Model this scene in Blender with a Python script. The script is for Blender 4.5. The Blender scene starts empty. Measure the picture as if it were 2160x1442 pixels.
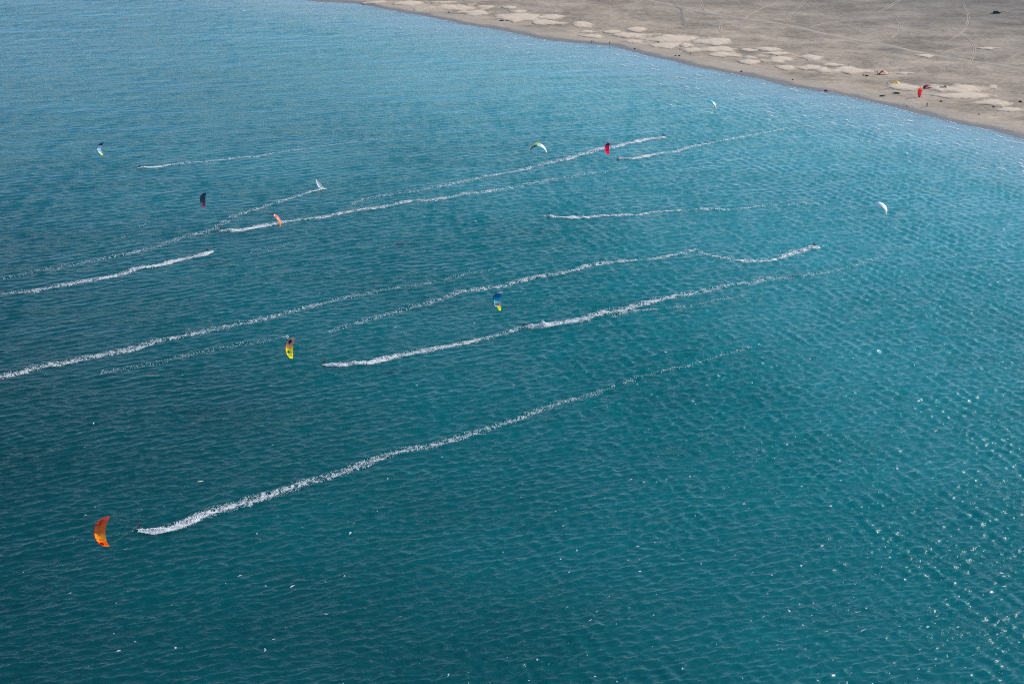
import bpy, bmesh, math, random
import numpy as np
from mathutils import Vector, Matrix

random.seed(7)
rng = np.random.default_rng(11)
R = math.radians
scene = bpy.context.scene
COL = scene.collection

# ---------------------------------------------------------------- camera
H = 172.0
PITCH = 24.0
F_PX = 3000.0                       # 50 mm lens on a 36 mm sensor, in the photograph's 2160 px width
cam_d = bpy.data.cameras.new('camera')
cam_d.lens = 50.0
cam_d.sensor_width = 36.0
cam_d.clip_start = 1.0
cam_d.clip_end = 80000.0
cam = bpy.data.objects.new('camera', cam_d)
cam.location = (0, 0, H)
cam.rotation_euler = (R(90 - PITCH), 0, 0)
COL.objects.link(cam)
scene.camera = cam

# ---------------------------------------------------------------- daylight
SUN_EL, SUN_AZ = 28.0, 65.0         # azimuth from +Y towards +X
SKY_STRENGTH, SUN_STRENGTH, EXPOSURE = 0.15, 4.2, 0.35
world = bpy.data.worlds.new('World')
scene.world = world
world.use_nodes = True
wn = world.node_tree
bg = wn.nodes.get('Background') or wn.nodes.new('ShaderNodeBackground')
sky = wn.nodes.new('ShaderNodeTexSky')
sky.sky_type = 'NISHITA'
sky.sun_disc = False
sky.sun_elevation = R(SUN_EL)
sky.sun_rotation = R(SUN_AZ)
sky.altitude = 100
sky.air_density = 1.0
sky.dust_density = 0.3
sky.ozone_density = 2.2
wn.links.new(sky.outputs[0], bg.inputs[0])
bg.inputs[1].default_value = SKY_STRENGTH
out = wn.nodes.get('World Output') or wn.nodes.new('ShaderNodeOutputWorld')
wn.links.new(bg.outputs[0], out.inputs[0])
SUN_DIR = Vector((math.cos(R(SUN_EL)) * math.sin(R(SUN_AZ)), math.cos(R(SUN_EL)) * math.cos(R(SUN_AZ)), math.sin(R(SUN_EL))))
sd = bpy.data.lights.new('sun', 'SUN')
sd.energy = SUN_STRENGTH
sd.angle = R(0.53)
sd.color = (1.0, 0.93, 0.83)
so = bpy.data.objects.new('sun', sd)
so.rotation_euler = SUN_DIR.to_track_quat('Z', 'Y').to_euler()
so.location = (200, 200, 300)
COL.objects.link(so)
scene.view_settings.view_transform = 'Standard'
scene.view_settings.look = 'None'
scene.view_settings.exposure = EXPOSURE
scene.view_settings.gamma = 1
scene.view_settings.use_curve_mapping = False
scene.cycles.use_denoising = False
scene.cycles.sample_clamp_direct = 0.8
scene.cycles.filter_width = 1.0

# ---------------------------------------------------------------- survey: sight lines from the viewpoint to the ground
cp, sp = math.cos(R(PITCH)), math.sin(R(PITCH))
def ray(px, py):
    a, b = (px - 1080) / F_PX, (721 - py) / F_PX
    return (a, cp + b * sp, -sp + b * cp)
def gp(px, py, z=0.0):
    d = ray(px, py)
    k = (H - z) / -d[2]
    return (d[0] * k, d[1] * k)
CAM_X = Vector((1, 0, 0)); CAM_UP = Vector((0, sp, cp)); CAM_BACK = Vector((0, -cp, sp))
def scale_at(x, y, z=0):
    return F_PX / (y * cp + (H - z) * sp)       # photograph pixels per metre

# ---------------------------------------------------------------- tagging and linking helpers
def tag(o, label=None, cat=None, group=None, kind=None):
    if label: o['label'] = label
    if cat: o['category'] = cat
    if group: o['group'] = group
    if kind: o['kind'] = kind
    return o
def empty(name, loc, rz=0.0):
    o = bpy.data.objects.new(name, None)
    o.location = loc
    o.rotation_euler = (0, 0, rz)
    o.empty_display_size = 0.5
    COL.objects.link(o)
    return o
def mesh_obj(name, verts, faces, mat, parent=None, smooth=True, off=None):
    me = bpy.data.meshes.new(name)
    if off is not None:
        verts = [tuple(Vector(v) - off) for v in verts]
    me.from_pydata([tuple(v) for v in verts], [], faces)
    if mat: me.materials.append(mat)
    if smooth: me.polygons.foreach_set('use_smooth', [True] * len(me.polygons))
    me.update()
    o = bpy.data.objects.new(name, me)
    COL.objects.link(o)
    if parent: o.parent = parent
    return o
def np_mesh(name, V, Q, mat, smooth=True, attrs=None):
    me = bpy.data.meshes.new(name)
    nv, nq = len(V), len(Q)
    me.vertices.add(nv)
    me.vertices.foreach_set('co', np.ascontiguousarray(V, dtype=np.float32).ravel())
    me.loops.add(nq * 4)
    me.loops.foreach_set('vertex_index', np.ascontiguousarray(Q, dtype=np.int32).ravel())
    me.polygons.add(nq)
    me.polygons.foreach_set('loop_start', np.arange(0, nq * 4, 4, dtype=np.int32))
    me.polygons.foreach_set('use_smooth', np.full(nq, smooth, dtype=bool))
    if mat: me.materials.append(mat)
    me.update(calc_edges=True)
    for k, a in (attrs or {}).items():
        at = me.attributes.new(k, 'FLOAT', 'POINT')
        at.data.foreach_set('value', np.ascontiguousarray(a, dtype=np.float32))
    o = bpy.data.objects.new(name, me)
    COL.objects.link(o)
    return o

# ---------------------------------------------------------------- numeric noise
def _h(ix, iy, s):
    n = (ix.astype(np.int64) * 374761393 + iy.astype(np.int64) * 668265263 + s * 974634777) & 0xffffffff
    n = ((n ^ (n >> 13)) * 1274126177) & 0xffffffff
    n = (n ^ (n >> 16)) & 0xffffff
    return n / float(0xffffff)
def vnoise(x, y, s=0):
    xi, yi = np.floor(x), np.floor(y)
    fx, fy = x - xi, y - yi
    fx = fx * fx * (3 - 2 * fx); fy = fy * fy * (3 - 2 * fy)
    a, b = _h(xi, yi, s), _h(xi + 1, yi, s)
    c, d = _h(xi, yi + 1, s), _h(xi + 1, yi + 1, s)
    return a + (b - a) * fx + (c - a) * fy + (a - b - c + d) * fx * fy
def fbm(x, y, s=0, o=4):
    v, amp, t = 0, 1.0, 0.0
    for k in range(o):
        v = v + amp * vnoise(x * 2 ** k + 13.7 * k, y * 2 ** k - 7.3 * k, s + k)
        t += amp; amp *= 0.5
    return v / t
def sstep(a, b, x):
    t = np.clip((x - a) / (b - a), 0, 1)
    return t * t * (3 - 2 * t)

# ---------------------------------------------------------------- shoreline
SHORE_PX = [(-6000, -430), (-1500, -255), (-200, -112), (300, -52), (540, -16), (660, 3), (750, 9), (860, 29), (960, 48), (1060, 66), (1160, 85.5),
            (1285, 97.5), (1368, 119), (1484, 144), (1580, 163), (1660, 181), (1776, 201), (1891, 228.5), (2007, 257.5), (2080, 273), (2160, 294),
            (2300, 334), (2600, 430), (3400, 640), (5000, 900)]
SH = np.array([gp(*p) for p in SHORE_PX])
def _spline(P, n):
    out = []
    for i in range(len(P) - 1):
        p0, p1, p2, p3 = P[max(i - 1, 0)], P[i], P[i + 1], P[min(i + 2, len(P) - 1)]
        if i < 3 or i > len(P) - 5: out.append(p1); continue
        for k in range(n):
            t = k / n
            out.append(0.5 * ((2 * p1) + (-p0 + p2) * t + (2 * p0 - 5 * p1 + 4 * p2 - p3) * t * t + (-p0 + 3 * p1 - 3 * p2 + p3) * t ** 3))
    out.append(P[-1])
    return np.array(out)
SHS = _spline(SH, 4)
def shore_d(x, y):
    """signed distance to the waterline, positive inland"""
    x = np.asarray(x, dtype=np.float64); y = np.asarray(y, dtype=np.float64)
    best = np.full(x.shape, 1e30); sg = np.zeros(x.shape)
    for i in range(len(SHS) - 1):
        ax, ay = SHS[i]; bx, by = SHS[i + 1]
        ex, ey = bx - ax, by - ay
        t = np.clip(((x - ax) * ex + (y - ay) * ey) / (ex * ex + ey * ey), 0, 1)
        dx, dy = x - (ax + t * ex), y - (ay + t * ey)
        dd = dx * dx + dy * dy
        cr = ex * (y - ay) - ey * (x - ax)
        m = dd < best
        best = np.where(m, dd, best); sg = np.where(m, np.sign(cr), sg)
    return np.sqrt(best) * sg
def shore_dw(x, y):
    d = shore_d(x, y)
    return d + (vnoise(x / 14, y / 14, 71) - 0.5) * 3.2 + (vnoise(x / 4, y / 4, 72) - 0.5) * 1.0

# ---------------------------------------------------------------- the sea surface: a sum of trochoidal waves running with the wind
WIND = math.atan2(-0.92, 0.38)
NW = 110
_l = np.exp(rng.uniform(math.log(0.95), math.log(4.6), NW))
_l[:5] = (11.0, 14.0, 17.0, 9.0, 8.0)
_spread = np.where(rng.random(NW) < 0.8, 0.26, 0.75)
_th = WIND + rng.normal(0, 1, NW) * _spread
_kx, _ky = np.cos(_th) * 2 * np.pi / _l, np.sin(_th) * 2 * np.pi / _l
MSS = 0.135
_s = math.sqrt(2 * MSS / NW) * np.interp(_l, [1, 1.5, 2.6, 4, 6, 9, 18], [0.9, 1.25, 1.2, 0.8, 0.5, 0.4, 0.3])
_amp = _s * _l / (2 * np.pi)
# a second, oblique sea wrapping round the point, stronger towards the right of the bay
NB = 26
_lb = np.exp(rng.uniform(math.log(1.8), math.log(5.0), NB)); _tb = math.atan2(-0.40, -0.92) + rng.normal(0, 0.15, NB)
_l = np.concatenate([_l, _lb]); _th = np.concatenate([_th, _tb]); NA = NW; NW = NW + NB
_kx, _ky = np.cos(_th) * 2 * np.pi / _l, np.sin(_th) * 2 * np.pi / _l
_amp = np.concatenate([_amp, math.sqrt(2 * 0.009 / NB) * _lb / (2 * np.pi)])
_ph = rng.uniform(0, 2 * np.pi, NW)
def sea(x, y, spacing, d=None, horiz=True):
    x = np.asarray(x, np.float32); y = np.asarray(y, np.float32)
    if d is None: d = shore_dw(x, y)
    g = 0.55 + 0.9 * fbm(x / 55, y / 90, 5, 3)
    ca, sa = math.cos(WIND), math.sin(WIND)
    g = g * (0.62 + 0.76 * fbm((x * ca + y * sa) / 110, (-x * sa + y * ca) / 13, 15, 3))
    g = (g * (0.12 + 0.88 * sstep(0, 45, -d)) * (0.75 + 0.5 * sstep(-160, 250, x))).astype(np.float32)
    gb = (0.25 + 1.1 * sstep(-120, 200, x) * (0.4 + 1.2 * fbm(x / 30, y / 60, 19, 2))).astype(np.float32)
    z = np.zeros_like(x); ox = np.zeros_like(x); oy = np.zeros_like(x)
    for i in range(NW):
        w = _amp[i] * np.clip((_l[i] / spacing - 2.0) / 1.6, 0, 1)
        if i >= NA: w = w * gb
        ph = np.float32(_kx[i]) * x + np.float32(_ky[i]) * y + np.float32(_ph[i])
        z += w * np.cos(ph)
        if horiz:
            sn = w * 0.62 * np.sin(ph)
            ox -= sn * np.float32(math.cos(_th[i])); oy -= sn * np.float32(math.sin(_th[i]))
    return ox * g, oy * g, z * g
def spacing_at(r):
    return np.minimum(np.maximum(0.64 * (r * r + H * H) / (H * 1422.0), 0.22), 1.45)
def sea_z(x, y):
    x = np.asarray(x, float); y = np.asarray(y, float)
    return sea(x, y, spacing_at(np.hypot(x, y)), horiz=False)[2]

# ---------------------------------------------------------------- materials
def new_mat(name):
    m = bpy.data.materials.new(name)
    m.use_nodes = True
    nt = m.node_tree
    b = nt.nodes.get('Principled BSDF')
    return m, nt, b
def simple(name, col, rough=0.6, var=0.12, scale=6.0, metallic=0.0, trans=0.0, bump=0.0):
    m, nt, b = new_mat(name)
    tc = nt.nodes.new('ShaderNodeTexCoord')
    n = nt.nodes.new('ShaderNodeTexNoise'); n.inputs['Scale'].default_value = scale; n.inputs['Detail'].default_value = 3
    nt.links.new(tc.outputs['Object'], n.inputs['Vector'])
    mx = nt.nodes.new('ShaderNodeMix'); mx.data_type = 'RGBA'
    mx.inputs[6].default_value = (*[c * (1 - var) for c in col], 1)
    mx.inputs[7].default_value = (*[min(1, c * (1 + var)) for c in col], 1)
    nt.links.new(n.outputs[0], mx.inputs[0])
    nt.links.new(mx.outputs[2], b.inputs['Base Color'])
    b.inputs['Roughness'].default_value = rough
    b.inputs['Metallic'].default_value = metallic
    if bump:
        bp = nt.nodes.new('ShaderNodeBump'); bp.inputs['Strength'].default_value = bump; bp.inputs['Distance'].default_value = 0.02
        nt.links.new(n.outputs[0], bp.inputs['Height']); nt.links.new(bp.outputs[0], b.inputs['Normal'])
    if trans:
        tr = nt.nodes.new('ShaderNodeBsdfTranslucent')
        nt.links.new(mx.outputs[2], tr.inputs[0])
        ms = nt.nodes.new('ShaderNodeMixShader'); ms.inputs[0].default_value = trans
        o = nt.nodes.get('Material Output')
        nt.links.new(b.outputs[0], ms.inputs[1]); nt.links.new(tr.outputs[0], ms.inputs[2]); nt.links.new(ms.outputs[0], o.inputs[0])
    return m

def ramp(nt, src, pts):
    r = nt.nodes.new('ShaderNodeValToRGB')
    el = r.color_ramp.elements
    while len(el) > 1: el.remove(el[-1])
    el[0].position = pts[0][0]; el[0].color = (*pts[0][1], 1)
    for p, c in pts[1:]:
        e = el.new(p); e.color = (*c, 1)
    nt.links.new(src, r.inputs[0])
    return r
def maprange(nt, src, a, b_, c=0.0, d=1.0):
    m = nt.nodes.new('ShaderNodeMapRange')
    m.inputs[1].default_value = a; m.inputs[2].default_value = b_; m.inputs[3].default_value = c; m.inputs[4].default_value = d
    nt.links.new(src, m.inputs[0])
    return m
def math_n(nt, op, a, b_):
    m = nt.nodes.new('ShaderNodeMath'); m.operation = op
    for i, v in enumerate((a, b_)):
        if isinstance(v, (int, float)): m.inputs[i].default_value = v
        else: nt.links.new(v, m.inputs[i])
    return m.outputs[0]
def mapped_noise(nt, vec, scl, rot, scale, detail, rough=0.55):
    mp = nt.nodes.new('ShaderNodeMapping')
    mp.inputs['Rotation'].default_value = (0, 0, rot); mp.inputs['Scale'].default_value = scl
    mp.vector_type = 'TEXTURE' if False else 'POINT'
    nt.links.new(vec, mp.inputs['Vector'])
    n = nt.nodes.new('ShaderNodeTexNoise')
    n.inputs['Scale'].default_value = scale; n.inputs['Detail'].default_value = detail; n.inputs['Roughness'].default_value = rough
    nt.links.new(mp.outputs[0], n.inputs['Vector'])
    return n.outputs[0]

def water_material():
    m, nt, b = new_mat('sea_water')
    tc = nt.nodes.new('ShaderNodeTexCoord').outputs['Object']
    at = nt.nodes.new('ShaderNodeAttribute'); at.attribute_name = 'shore'
    patch = mapped_noise(nt, tc, (1, 1, 1), 0.0, 0.008, 4)
    off = maprange(nt, patch, 0.3, 0.7, -55, 55).outputs[0]
    dsum = math_n(nt, 'ADD', at.outputs['Fac'], off)
    f = maprange(nt, dsum, 0, 560).outputs[0]
    cr = ramp(nt, f, WATER_RAMP)
    sfac = maprange(nt, at.outputs['Fac'], 2, 70, 1.0, 0.0).outputs[0]
    mx = nt.nodes.new('ShaderNodeMix'); mx.data_type = 'RGBA'
    # base colour turns bluer towards the far left of the bay
    sx = nt.nodes.new('ShaderNodeSeparateXYZ'); nt.links.new(tc, sx.inputs[0])
    bl = math_n(nt, 'MULTIPLY', maprange(nt, sx.outputs[1], 350, 900).outputs[0], maprange(nt, sx.outputs[0], 60, -260).outputs[0])
    mb = nt.nodes.new('ShaderNodeMix'); mb.data_type = 'RGBA'; mb.inputs[7].default_value = (*BLUE_WATER, 1)
    nt.links.new(bl, mb.inputs[0]); nt.links.new(cr.outputs[0], mb.inputs[6]); cr = mb
    mx.inputs[7].default_value = (*SHALLOW_SHEEN, 1)
    nt.links.new(math_n(nt, 'MULTIPLY', sfac, 0.8), mx.inputs[0])
    nt.links.new(cr.outputs[2], mx.inputs[6])
    nt.links.new(mx.outputs[2], b.inputs['Base Color'])
    b.inputs['Roughness'].default_value = 0.19
    b.inputs['IOR'].default_value = 1.34
    b.inputs['Subsurface Weight'].default_value = 1.0
    b.inputs['Subsurface Radius'].default_value = (0.4, 1.0, 1.0)
    b.inputs['Subsurface Scale'].default_value = 8.0
    b.subsurface_method = 'BURLEY'
    # small ripples, stretched along the crests
    rot = -(WIND + math.pi / 2)
    n1 = mapped_noise(nt, tc, (0.5, 1.0, 1), rot, 0.9, 3, 0.6)
    n2 = mapped_noise(nt, tc, (0.55, 1.0, 1), rot + 0.45, 2.6, 2, 0.6)
    n3 = mapped_noise(nt, tc, (0.5, 1.0, 1), rot - 0.5, 0.38, 3, 0.6)
    h = math_n(nt, 'ADD', math_n(nt, 'MULTIPLY', n1, 0.28), math_n(nt, 'ADD', math_n(nt, 'MULTIPLY', n2, 0.07), math_n(nt, 'MULTIPLY', n3, 0.30)))
    bp = nt.nodes.new('ShaderNodeBump'); bp.inputs['Strength'].default_value = 1.0; bp.inputs['Distance'].default_value = 1.0
    st = mapped_noise(nt, tc, (0.011, 0.09, 1), -WIND, 1.0, 3, 0.55)
    nt.links.new(maprange(nt, st, 0.36, 0.64, 0.2, 1.7).outputs[0], bp.inputs['Strength'])
    nt.links.new(h, bp.inputs['Height'])
    nt.links.new(bp.outputs[0], b.inputs['Normal'])
    return m
WATER_RAMP = [(0.0, (0.095, 0.31, 0.345)), (0.22, (0.030, 0.215, 0.245)), (0.48, (0.001, 0.114, 0.128)), (0.72, (0.0, 0.060, 0.068)), (1.0, (0.0, 0.026, 0.032))]  # near-shore stops: turbid water plus sky sheen put into the colour
BLUE_WATER = (0.0, 0.135, 0.205)
SHALLOW_SHEEN = (0.16, 0.27, 0.33)  # shallow water tone with the sky's pale reflection coloured in
M_WATER = water_material()

def sand_material(pale=False):
    m, nt, b = new_mat('pale_drift_sand' if pale else 'beach_sand')
    tc = nt.nodes.new('ShaderNodeTexCoord').outputs['Object']
    at = nt.nodes.new('ShaderNodeAttribute'); at.attribute_name = 'shore'
    d = at.outputs['Fac']
    big = mapped_noise(nt, tc, (1, 1, 1), 0.0, 0.012, 5, 0.6)
    mid = mapped_noise(nt, tc, (0.6, 1, 1), 0.35, 0.045, 7, 0.68)
    fine = mapped_noise(nt, tc, (0.6, 1, 1), 0.3, 0.6, 4, 0.7)
    dn = math_n(nt, 'ADD', d, maprange(nt, big, 0.3, 0.7, -45, 45).outputs[0])
    f = maprange(nt, dn, 0, 330).outputs[0]
    base = ramp(nt, f, [(0.0, (0.385, 0.302, 0.220)), (0.2, (0.330, 0.260, 0.193)), (0.45, (0.270, 0.216, 0.165)), (0.7, (0.190, 0.158, 0.130)), (1.0, (0.165, 0.140, 0.119))])
    v = math_n(nt, 'ADD', math_n(nt, 'MULTIPLY', mid, 0.62), math_n(nt, 'MULTIPLY', fine, 0.38))
    k = maprange(nt, v, 0.37, 0.63, 0.42, 1.36).outputs[0]
    mul = nt.nodes.new('ShaderNodeMix'); mul.data_type = 'RGBA'; mul.blend_type = 'MULTIPLY'; mul.inputs[0].default_value = 1
    nt.links.new(base.outputs[0], mul.inputs[6])
    cmb = nt.nodes.new('ShaderNodeCombineColor')
    for i in range(3): nt.links.new(k, cmb.inputs[i])
    nt.links.new(cmb.outputs[0], mul.inputs[7])
    # the washed strip: wet at the waterline, pale and dry on the berm
    wob = mapped_noise(nt, tc, (1, 1, 1), 0.0, 0.07, 3)
    dw = math_n(nt, 'ADD', d, maprange(nt, wob, 0.3, 0.7, -1.6, 1.6).outputs[0])
    berm = ramp(nt, maprange(nt, dw, 0, 22).outputs[0], [(0.0, (1, 1, 1)), (0.55, (0.9, 0.9, 0.9)), (0.8, (0.0, 0.0, 0.0))])
    m2 = nt.nodes.new('ShaderNodeMix'); m2.data_type = 'RGBA'; m2.inputs[7].default_value = (0.43, 0.35, 0.27, 1)
    nt.links.new(math_n(nt, 'MULTIPLY', berm.outputs[0], 0.75), m2.inputs[0]); nt.links.new(mul.outputs[2], m2.inputs[6])
    wet = maprange(nt, dw, 4.0, 8.0, 1.0, 0.0).outputs[0]
    m3 = nt.nodes.new('ShaderNodeMix'); m3.data_type = 'RGBA'; m3.inputs[7].default_value = (0.19, 0.165, 0.14, 1)
    nt.links.new(wet, m3.inputs[0]); nt.links.new(m2.outputs[2], m3.inputs[6])
    last = m3
    if pale:
        pa = nt.nodes.new('ShaderNodeAttribute'); pa.attribute_name = 'pale'
        nz = mapped_noise(nt, tc, (0.6, 1, 1), 0.2, 0.35, 4, 0.65)
        pf = maprange(nt, math_n(nt, 'ADD', pa.outputs['Fac'], maprange(nt, nz, 0.3, 0.7, -0.34, 0.34).outputs[0]), 0.0, 0.68).outputs[0]
        last = nt.nodes.new('ShaderNodeMix'); last.data_type = 'RGBA'; last.inputs[7].default_value = (0.57, 0.455, 0.34, 1)
        nt.links.new(pf, last.inputs[0]); nt.links.new(m3.outputs[2], last.inputs[6])
    nt.links.new(last.outputs[2], b.inputs['Base Color'])
    nt.links.new(maprange(nt, wet, 0, 1, 0.95, 0.45).outputs[0], b.inputs['Roughness'])
    bp = nt.nodes.new('ShaderNodeBump'); bp.inputs['Strength'].default_value = 0.7; bp.inputs['Distance'].default_value = 0.35
    nt.links.new(math_n(nt, 'ADD', fine, math_n(nt, 'MULTIPLY', mid, 2.0)), bp.inputs['Height']); nt.links.new(bp.outputs[0], b.inputs['Normal'])
    return m
M_SAND = sand_material()
M_DRIFT = sand_material(True)
M_TRACK = simple('dusty_track_sand', (0.33, 0.275, 0.215), 0.95, 0.18, 0.3)
M_TYRE = simple('tyre_pressed_sand', (0.35, 0.29, 0.22), 0.95, 0.15, 0.5)
M_GULLY = simple('dark_gully_sand', (0.20, 0.175, 0.15), 0.9, 0.15, 0.5)  # darker tone laid along the channels
M_FOAM = simple('sea_foam', (0.80, 0.82, 0.83), 0.8, 0.06, 1.2, trans=0.35)

# ---------------------------------------------------------------- water sheet
def polar_grid(az, rr):
    A, Rr = np.meshgrid(np.radians(az), rr)
    return Rr * np.sin(A), Rr * np.cos(A), Rr
def quads(nr, na):
    i = np.arange(nr - 1)[:, None] * na + np.arange(na - 1)[None, :]
    return np.stack([i, i + 1, i + na + 1, i + na], -1).reshape(-1, 4)
def radii(r0, r1, f):
    out = [r0]
    while out[-1] < r1: out.append(out[-1] + f(out[-1]))
    return out
def compact(V, Q, attrs):
    used = np.zeros(len(V), bool); used[Q.ravel()] = True
    idx = np.cumsum(used) - 1
    return V[used], idx[Q], {k: a[used] for k, a in attrs.items()}
def build_water():
    az = np.concatenate([np.arange(-180, -27, 3.1), np.linspace(-25.6, 25.6, 970), np.arange(27.5, 180.1, 3.05)]); az[-1] = 180.0
    az[0] = -180.0
    inner = radii(165, 1010, lambda r: float(spacing_at(np.array(r))))
    rr = np.array([1, 30, 60, 90, 120, 145, 157] + inner + [1030, 1060, 1100, 1160, 1250, 1400, 1600, 1900, 2300, 3000, 4000, 6000, 9000, 14000, 22000, 35000])
    X, Y, RR = polar_grid(az, rr)
    Q = quads(len(rr), len(az))
    x, y, r = X.ravel(), Y.ravel(), RR.ravel()
    d = shore_dw(x, y)
    daz = np.gradient(az)
    sp_r = np.gradient(rr)
    spc = np.maximum(np.repeat(sp_r, len(az)), np.radians(np.tile(daz, len(rr))) * r)
    spc = np.maximum(spc, spacing_at(r)).astype(np.float32)
    ox, oy, z = sea(x, y, spc, d)
    V = np.stack([x + ox, y + oy, z], 1)
    dq = d[Q].min(1)
    Q = Q[dq < 14]
    V, Q, at = compact(V, Q, {'shore': -d})
    o = np_mesh('sea_water', V, Q[:, ::-1], M_WATER, True, at)
    tag(o, kind='structure')
build_water()

# ---------------------------------------------------------------- beach
def land_z(x, y, d=None):
    x = np.asarray(x, float); y = np.asarray(y, float)
    if d is None: d = shore_dw(x, y)
    z = np.interp(d, [-60, -8, 0, 6, 14, 20, 40, 200, 4000], [-3.5, -0.6, -0.02, 0.35, 1.0, 0.85, 1.0, 1.6, 6.0])
    am = sstep(8, 40, d)
    z = z + am * (fbm(x / 22, y / 22, 21, 4) - 0.5) * 0.9 + am * (fbm(x / 4.5, y / 4.5, 31, 3) - 0.5) * 0.35
    return z
def build_land():
    az = np.concatenate([np.arange(-180, -13, 2.5), np.linspace(-12, 24.5, 700), np.arange(26, 180.1, 2.48)]); az[0] = -180; az[-1] = 180
    rr = np.array(list(np.arange(440, 560, 8)) + list(np.arange(560, 1010, 1.7)) + [1015, 1030, 1060, 1100, 1160, 1250, 1400, 1700, 2200, 3000, 4500, 7000, 12000, 20000, 36000])
    X, Y, RR = polar_grid(az, rr)
    x, y = X.ravel(), Y.ravel()
    d = shore_dw(x, y)
    z = land_z(x, y, d)
    Q = quads(len(rr), len(az))
    Q = Q[d[Q].max(1) > -9]
    V, Q, at = compact(np.stack([x, y, z], 1), Q, {'shore': d})
    tag(np_mesh('beach_ground', V, Q[:, ::-1], M_SAND, True, at), kind='structure')
build_land()
def on_land(px, py):
    """point of the beach seen at a place in the photograph"""
    z = 0.8
    for _ in range(4):
        x, y = gp(px, py, z)
        z = float(land_z(np.array([x]), np.array([y]))[0])
    return x, y, z

DRIFTS = [(862, 7, 86, 8), (972, 17, 125, 14), (1003, 26, 78, 10), (1073, 15.5, 30, 5), (1092, 23.5, 44, 7), (1056, 33, 42, 8), (1104, 38, 84, 14),
          (1165, 36, 64, 9), (1152, 48, 64, 10), (1229, 54, 60, 13), (1237, 66.5, 25, 5), (1290, 67.5, 37, 6), (1346, 62.5, 48, 9), (1258, 77, 44, 8),
          (1331, 75, 92, 11), (1333, 87, 50, 7), (1409, 82.5, 98, 13), (1404, 95, 54, 10), (1446, 95, 32, 7), (1519, 88.5, 88, 13), (1500, 104.5, 106, 12),
          (1540, 116, 92, 12), (1576, 106, 40, 6), (1620, 104, 48, 9), (1636, 113, 54, 6), (1640, 126, 72, 13), (1714, 121, 64, 10), (1580, 130, 40, 8),
          (1656, 142, 52, 11), (1706, 142, 54, 10), (1758, 137, 44, 7), (1788, 150, 96, 15), (1905, 154, 46, 7), (1900, 183, 75, 13), (2030, 187, 125, 16),
          (2025, 202, 105, 11), (2095, 218, 105, 14), (2126, 232, 70, 8), (1952, 119, 34, 6), (2085, 104, 40, 4), (792, 4, 60, 5), (930, 5, 60, 4)]
def build_drift(i, cx, cy, w, h):
    X0, Y0 = gp(cx - w / 2, cy, 1.0); X1, Y1 = gp(cx + w / 2, cy, 1.0)
    _, ya = gp(cx, cy - h / 2, 1.0); _, yb = gp(cx, cy + h / 2, 1.0)
    mx, my = (X0 + X1) / 2, (ya + yb) / 2
    hw, hh = (X1 - X0) / 2 * 1.12, (ya - yb) / 2 * 1.1
    n = 60; m = 44
    u, v = np.meshgrid(np.linspace(-1.7, 1.7, n), np.linspace(-1.9, 1.9, m))
    x = mx + u * hw; y = my + v * hh
    sk = random.uniform(-0.35, 0.35); vv = v + sk * (u * u - 0.4) + 0.25 * random.uniform(-1, 1) * u
    ang = np.arctan2(vv, u)
    rad = (np.abs(u) ** 1.25 + np.abs(vv) ** 1.5) ** 0.85 - 0.08
    rad = rad + (fbm(x / 8 + i * 7, y / 12, 40 + i, 4) - 0.5) * 2.1 + (fbm(x / 2.5, y / 4, 60 + i, 2) - 0.5) * 0.25
    hz = np.clip(1 - rad, -0.3, 1)
    hz = np.where(hz > 0, hz ** 0.75, hz * 1.5)
    pk = min(1.0, 0.35 + hw * 0.02)
    g = land_z(x.ravel(), y.ravel()).reshape(x.shape)
    smooth_ground = 0.5 * g + 0.5 * float(g.mean())
    z = np.where(hz > 0, g + (smooth_ground - g) * np.clip(hz * 1.5, 0, 0.8) + 0.03 + hz * pk * 0.75 + 0.10 * (hz > 0.02), g + hz)
    V = np.stack([x.ravel(), y.ravel(), z.ravel()], 1)
    Q = quads(m, n)
    Q = Q[hz.ravel()[Q].max(1) > -0.02]
    V, Q, at = compact(V, Q, {'pale': np.clip(hz.ravel(), 0, 1), 'shore': shore_dw(x.ravel(), y.ravel())})
    o = np_mesh('sand_drift', V, Q, M_DRIFT, True, at)
    tag(o, kind='structure')
for i, t in enumerate(DRIFTS): build_drift(i, *t)

def ribbon(name, pts, width, mat, lift=0.03, kind='structure', wob=0.0, taper=True):
    P = np.array([gp(px, py, 1.1) for px, py in pts])
    P = _spline(np.vstack([P[:1]] * 3 + [P] + [P[-1:]] * 4), 10)
    seg = np.hypot(*np.diff(P, axis=0).T); keep = np.concatenate([[True], seg > 1e-4]); P = P[keep]
    s = np.concatenate([[0], np.cumsum(np.hypot(*np.diff(P, axis=0).T))])
    n = max(8, int(s[-1] / 1.2)); t = np.linspace(0, s[-1], n)
    x, y = np.interp(t, s, P[:, 0]), np.interp(t, s, P[:, 1])
    tx, ty = np.gradient(x), np.gradient(y); L = np.hypot(tx, ty); nx, ny = -ty / L, tx / L
    w = width * (0.75 + 0.5 * vnoise(t / 5, t * 0, 3))
    if taper: w = w * np.clip(np.minimum(t, s[-1] - t) / 8, 0.1, 1)
    if wob: x = x + (vnoise(t / 6, t * 0, 9) - .5) * wob; y = y + (vnoise(t / 6, t * 0 + 9, 9) - .5) * wob
    cols = 5
    k = np.linspace(-.5, .5, cols)[None, :]
    X = x[:, None] + nx[:, None] * w[:, None] * k; Y = y[:, None] + ny[:, None] * w[:, None] * k
    Z = land_z(X.ravel(), Y.ravel()) + lift
    Z = Z.reshape(X.shape); Z[:, 0] -= lift * 2; Z[:, -1] -= lift * 2
    V = np.stack([X.ravel(), Y.ravel(), Z.ravel()], 1)
    o = np_mesh(name, V, quads(n, cols), mat, True)
    return tag(o, kind=kind)
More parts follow.
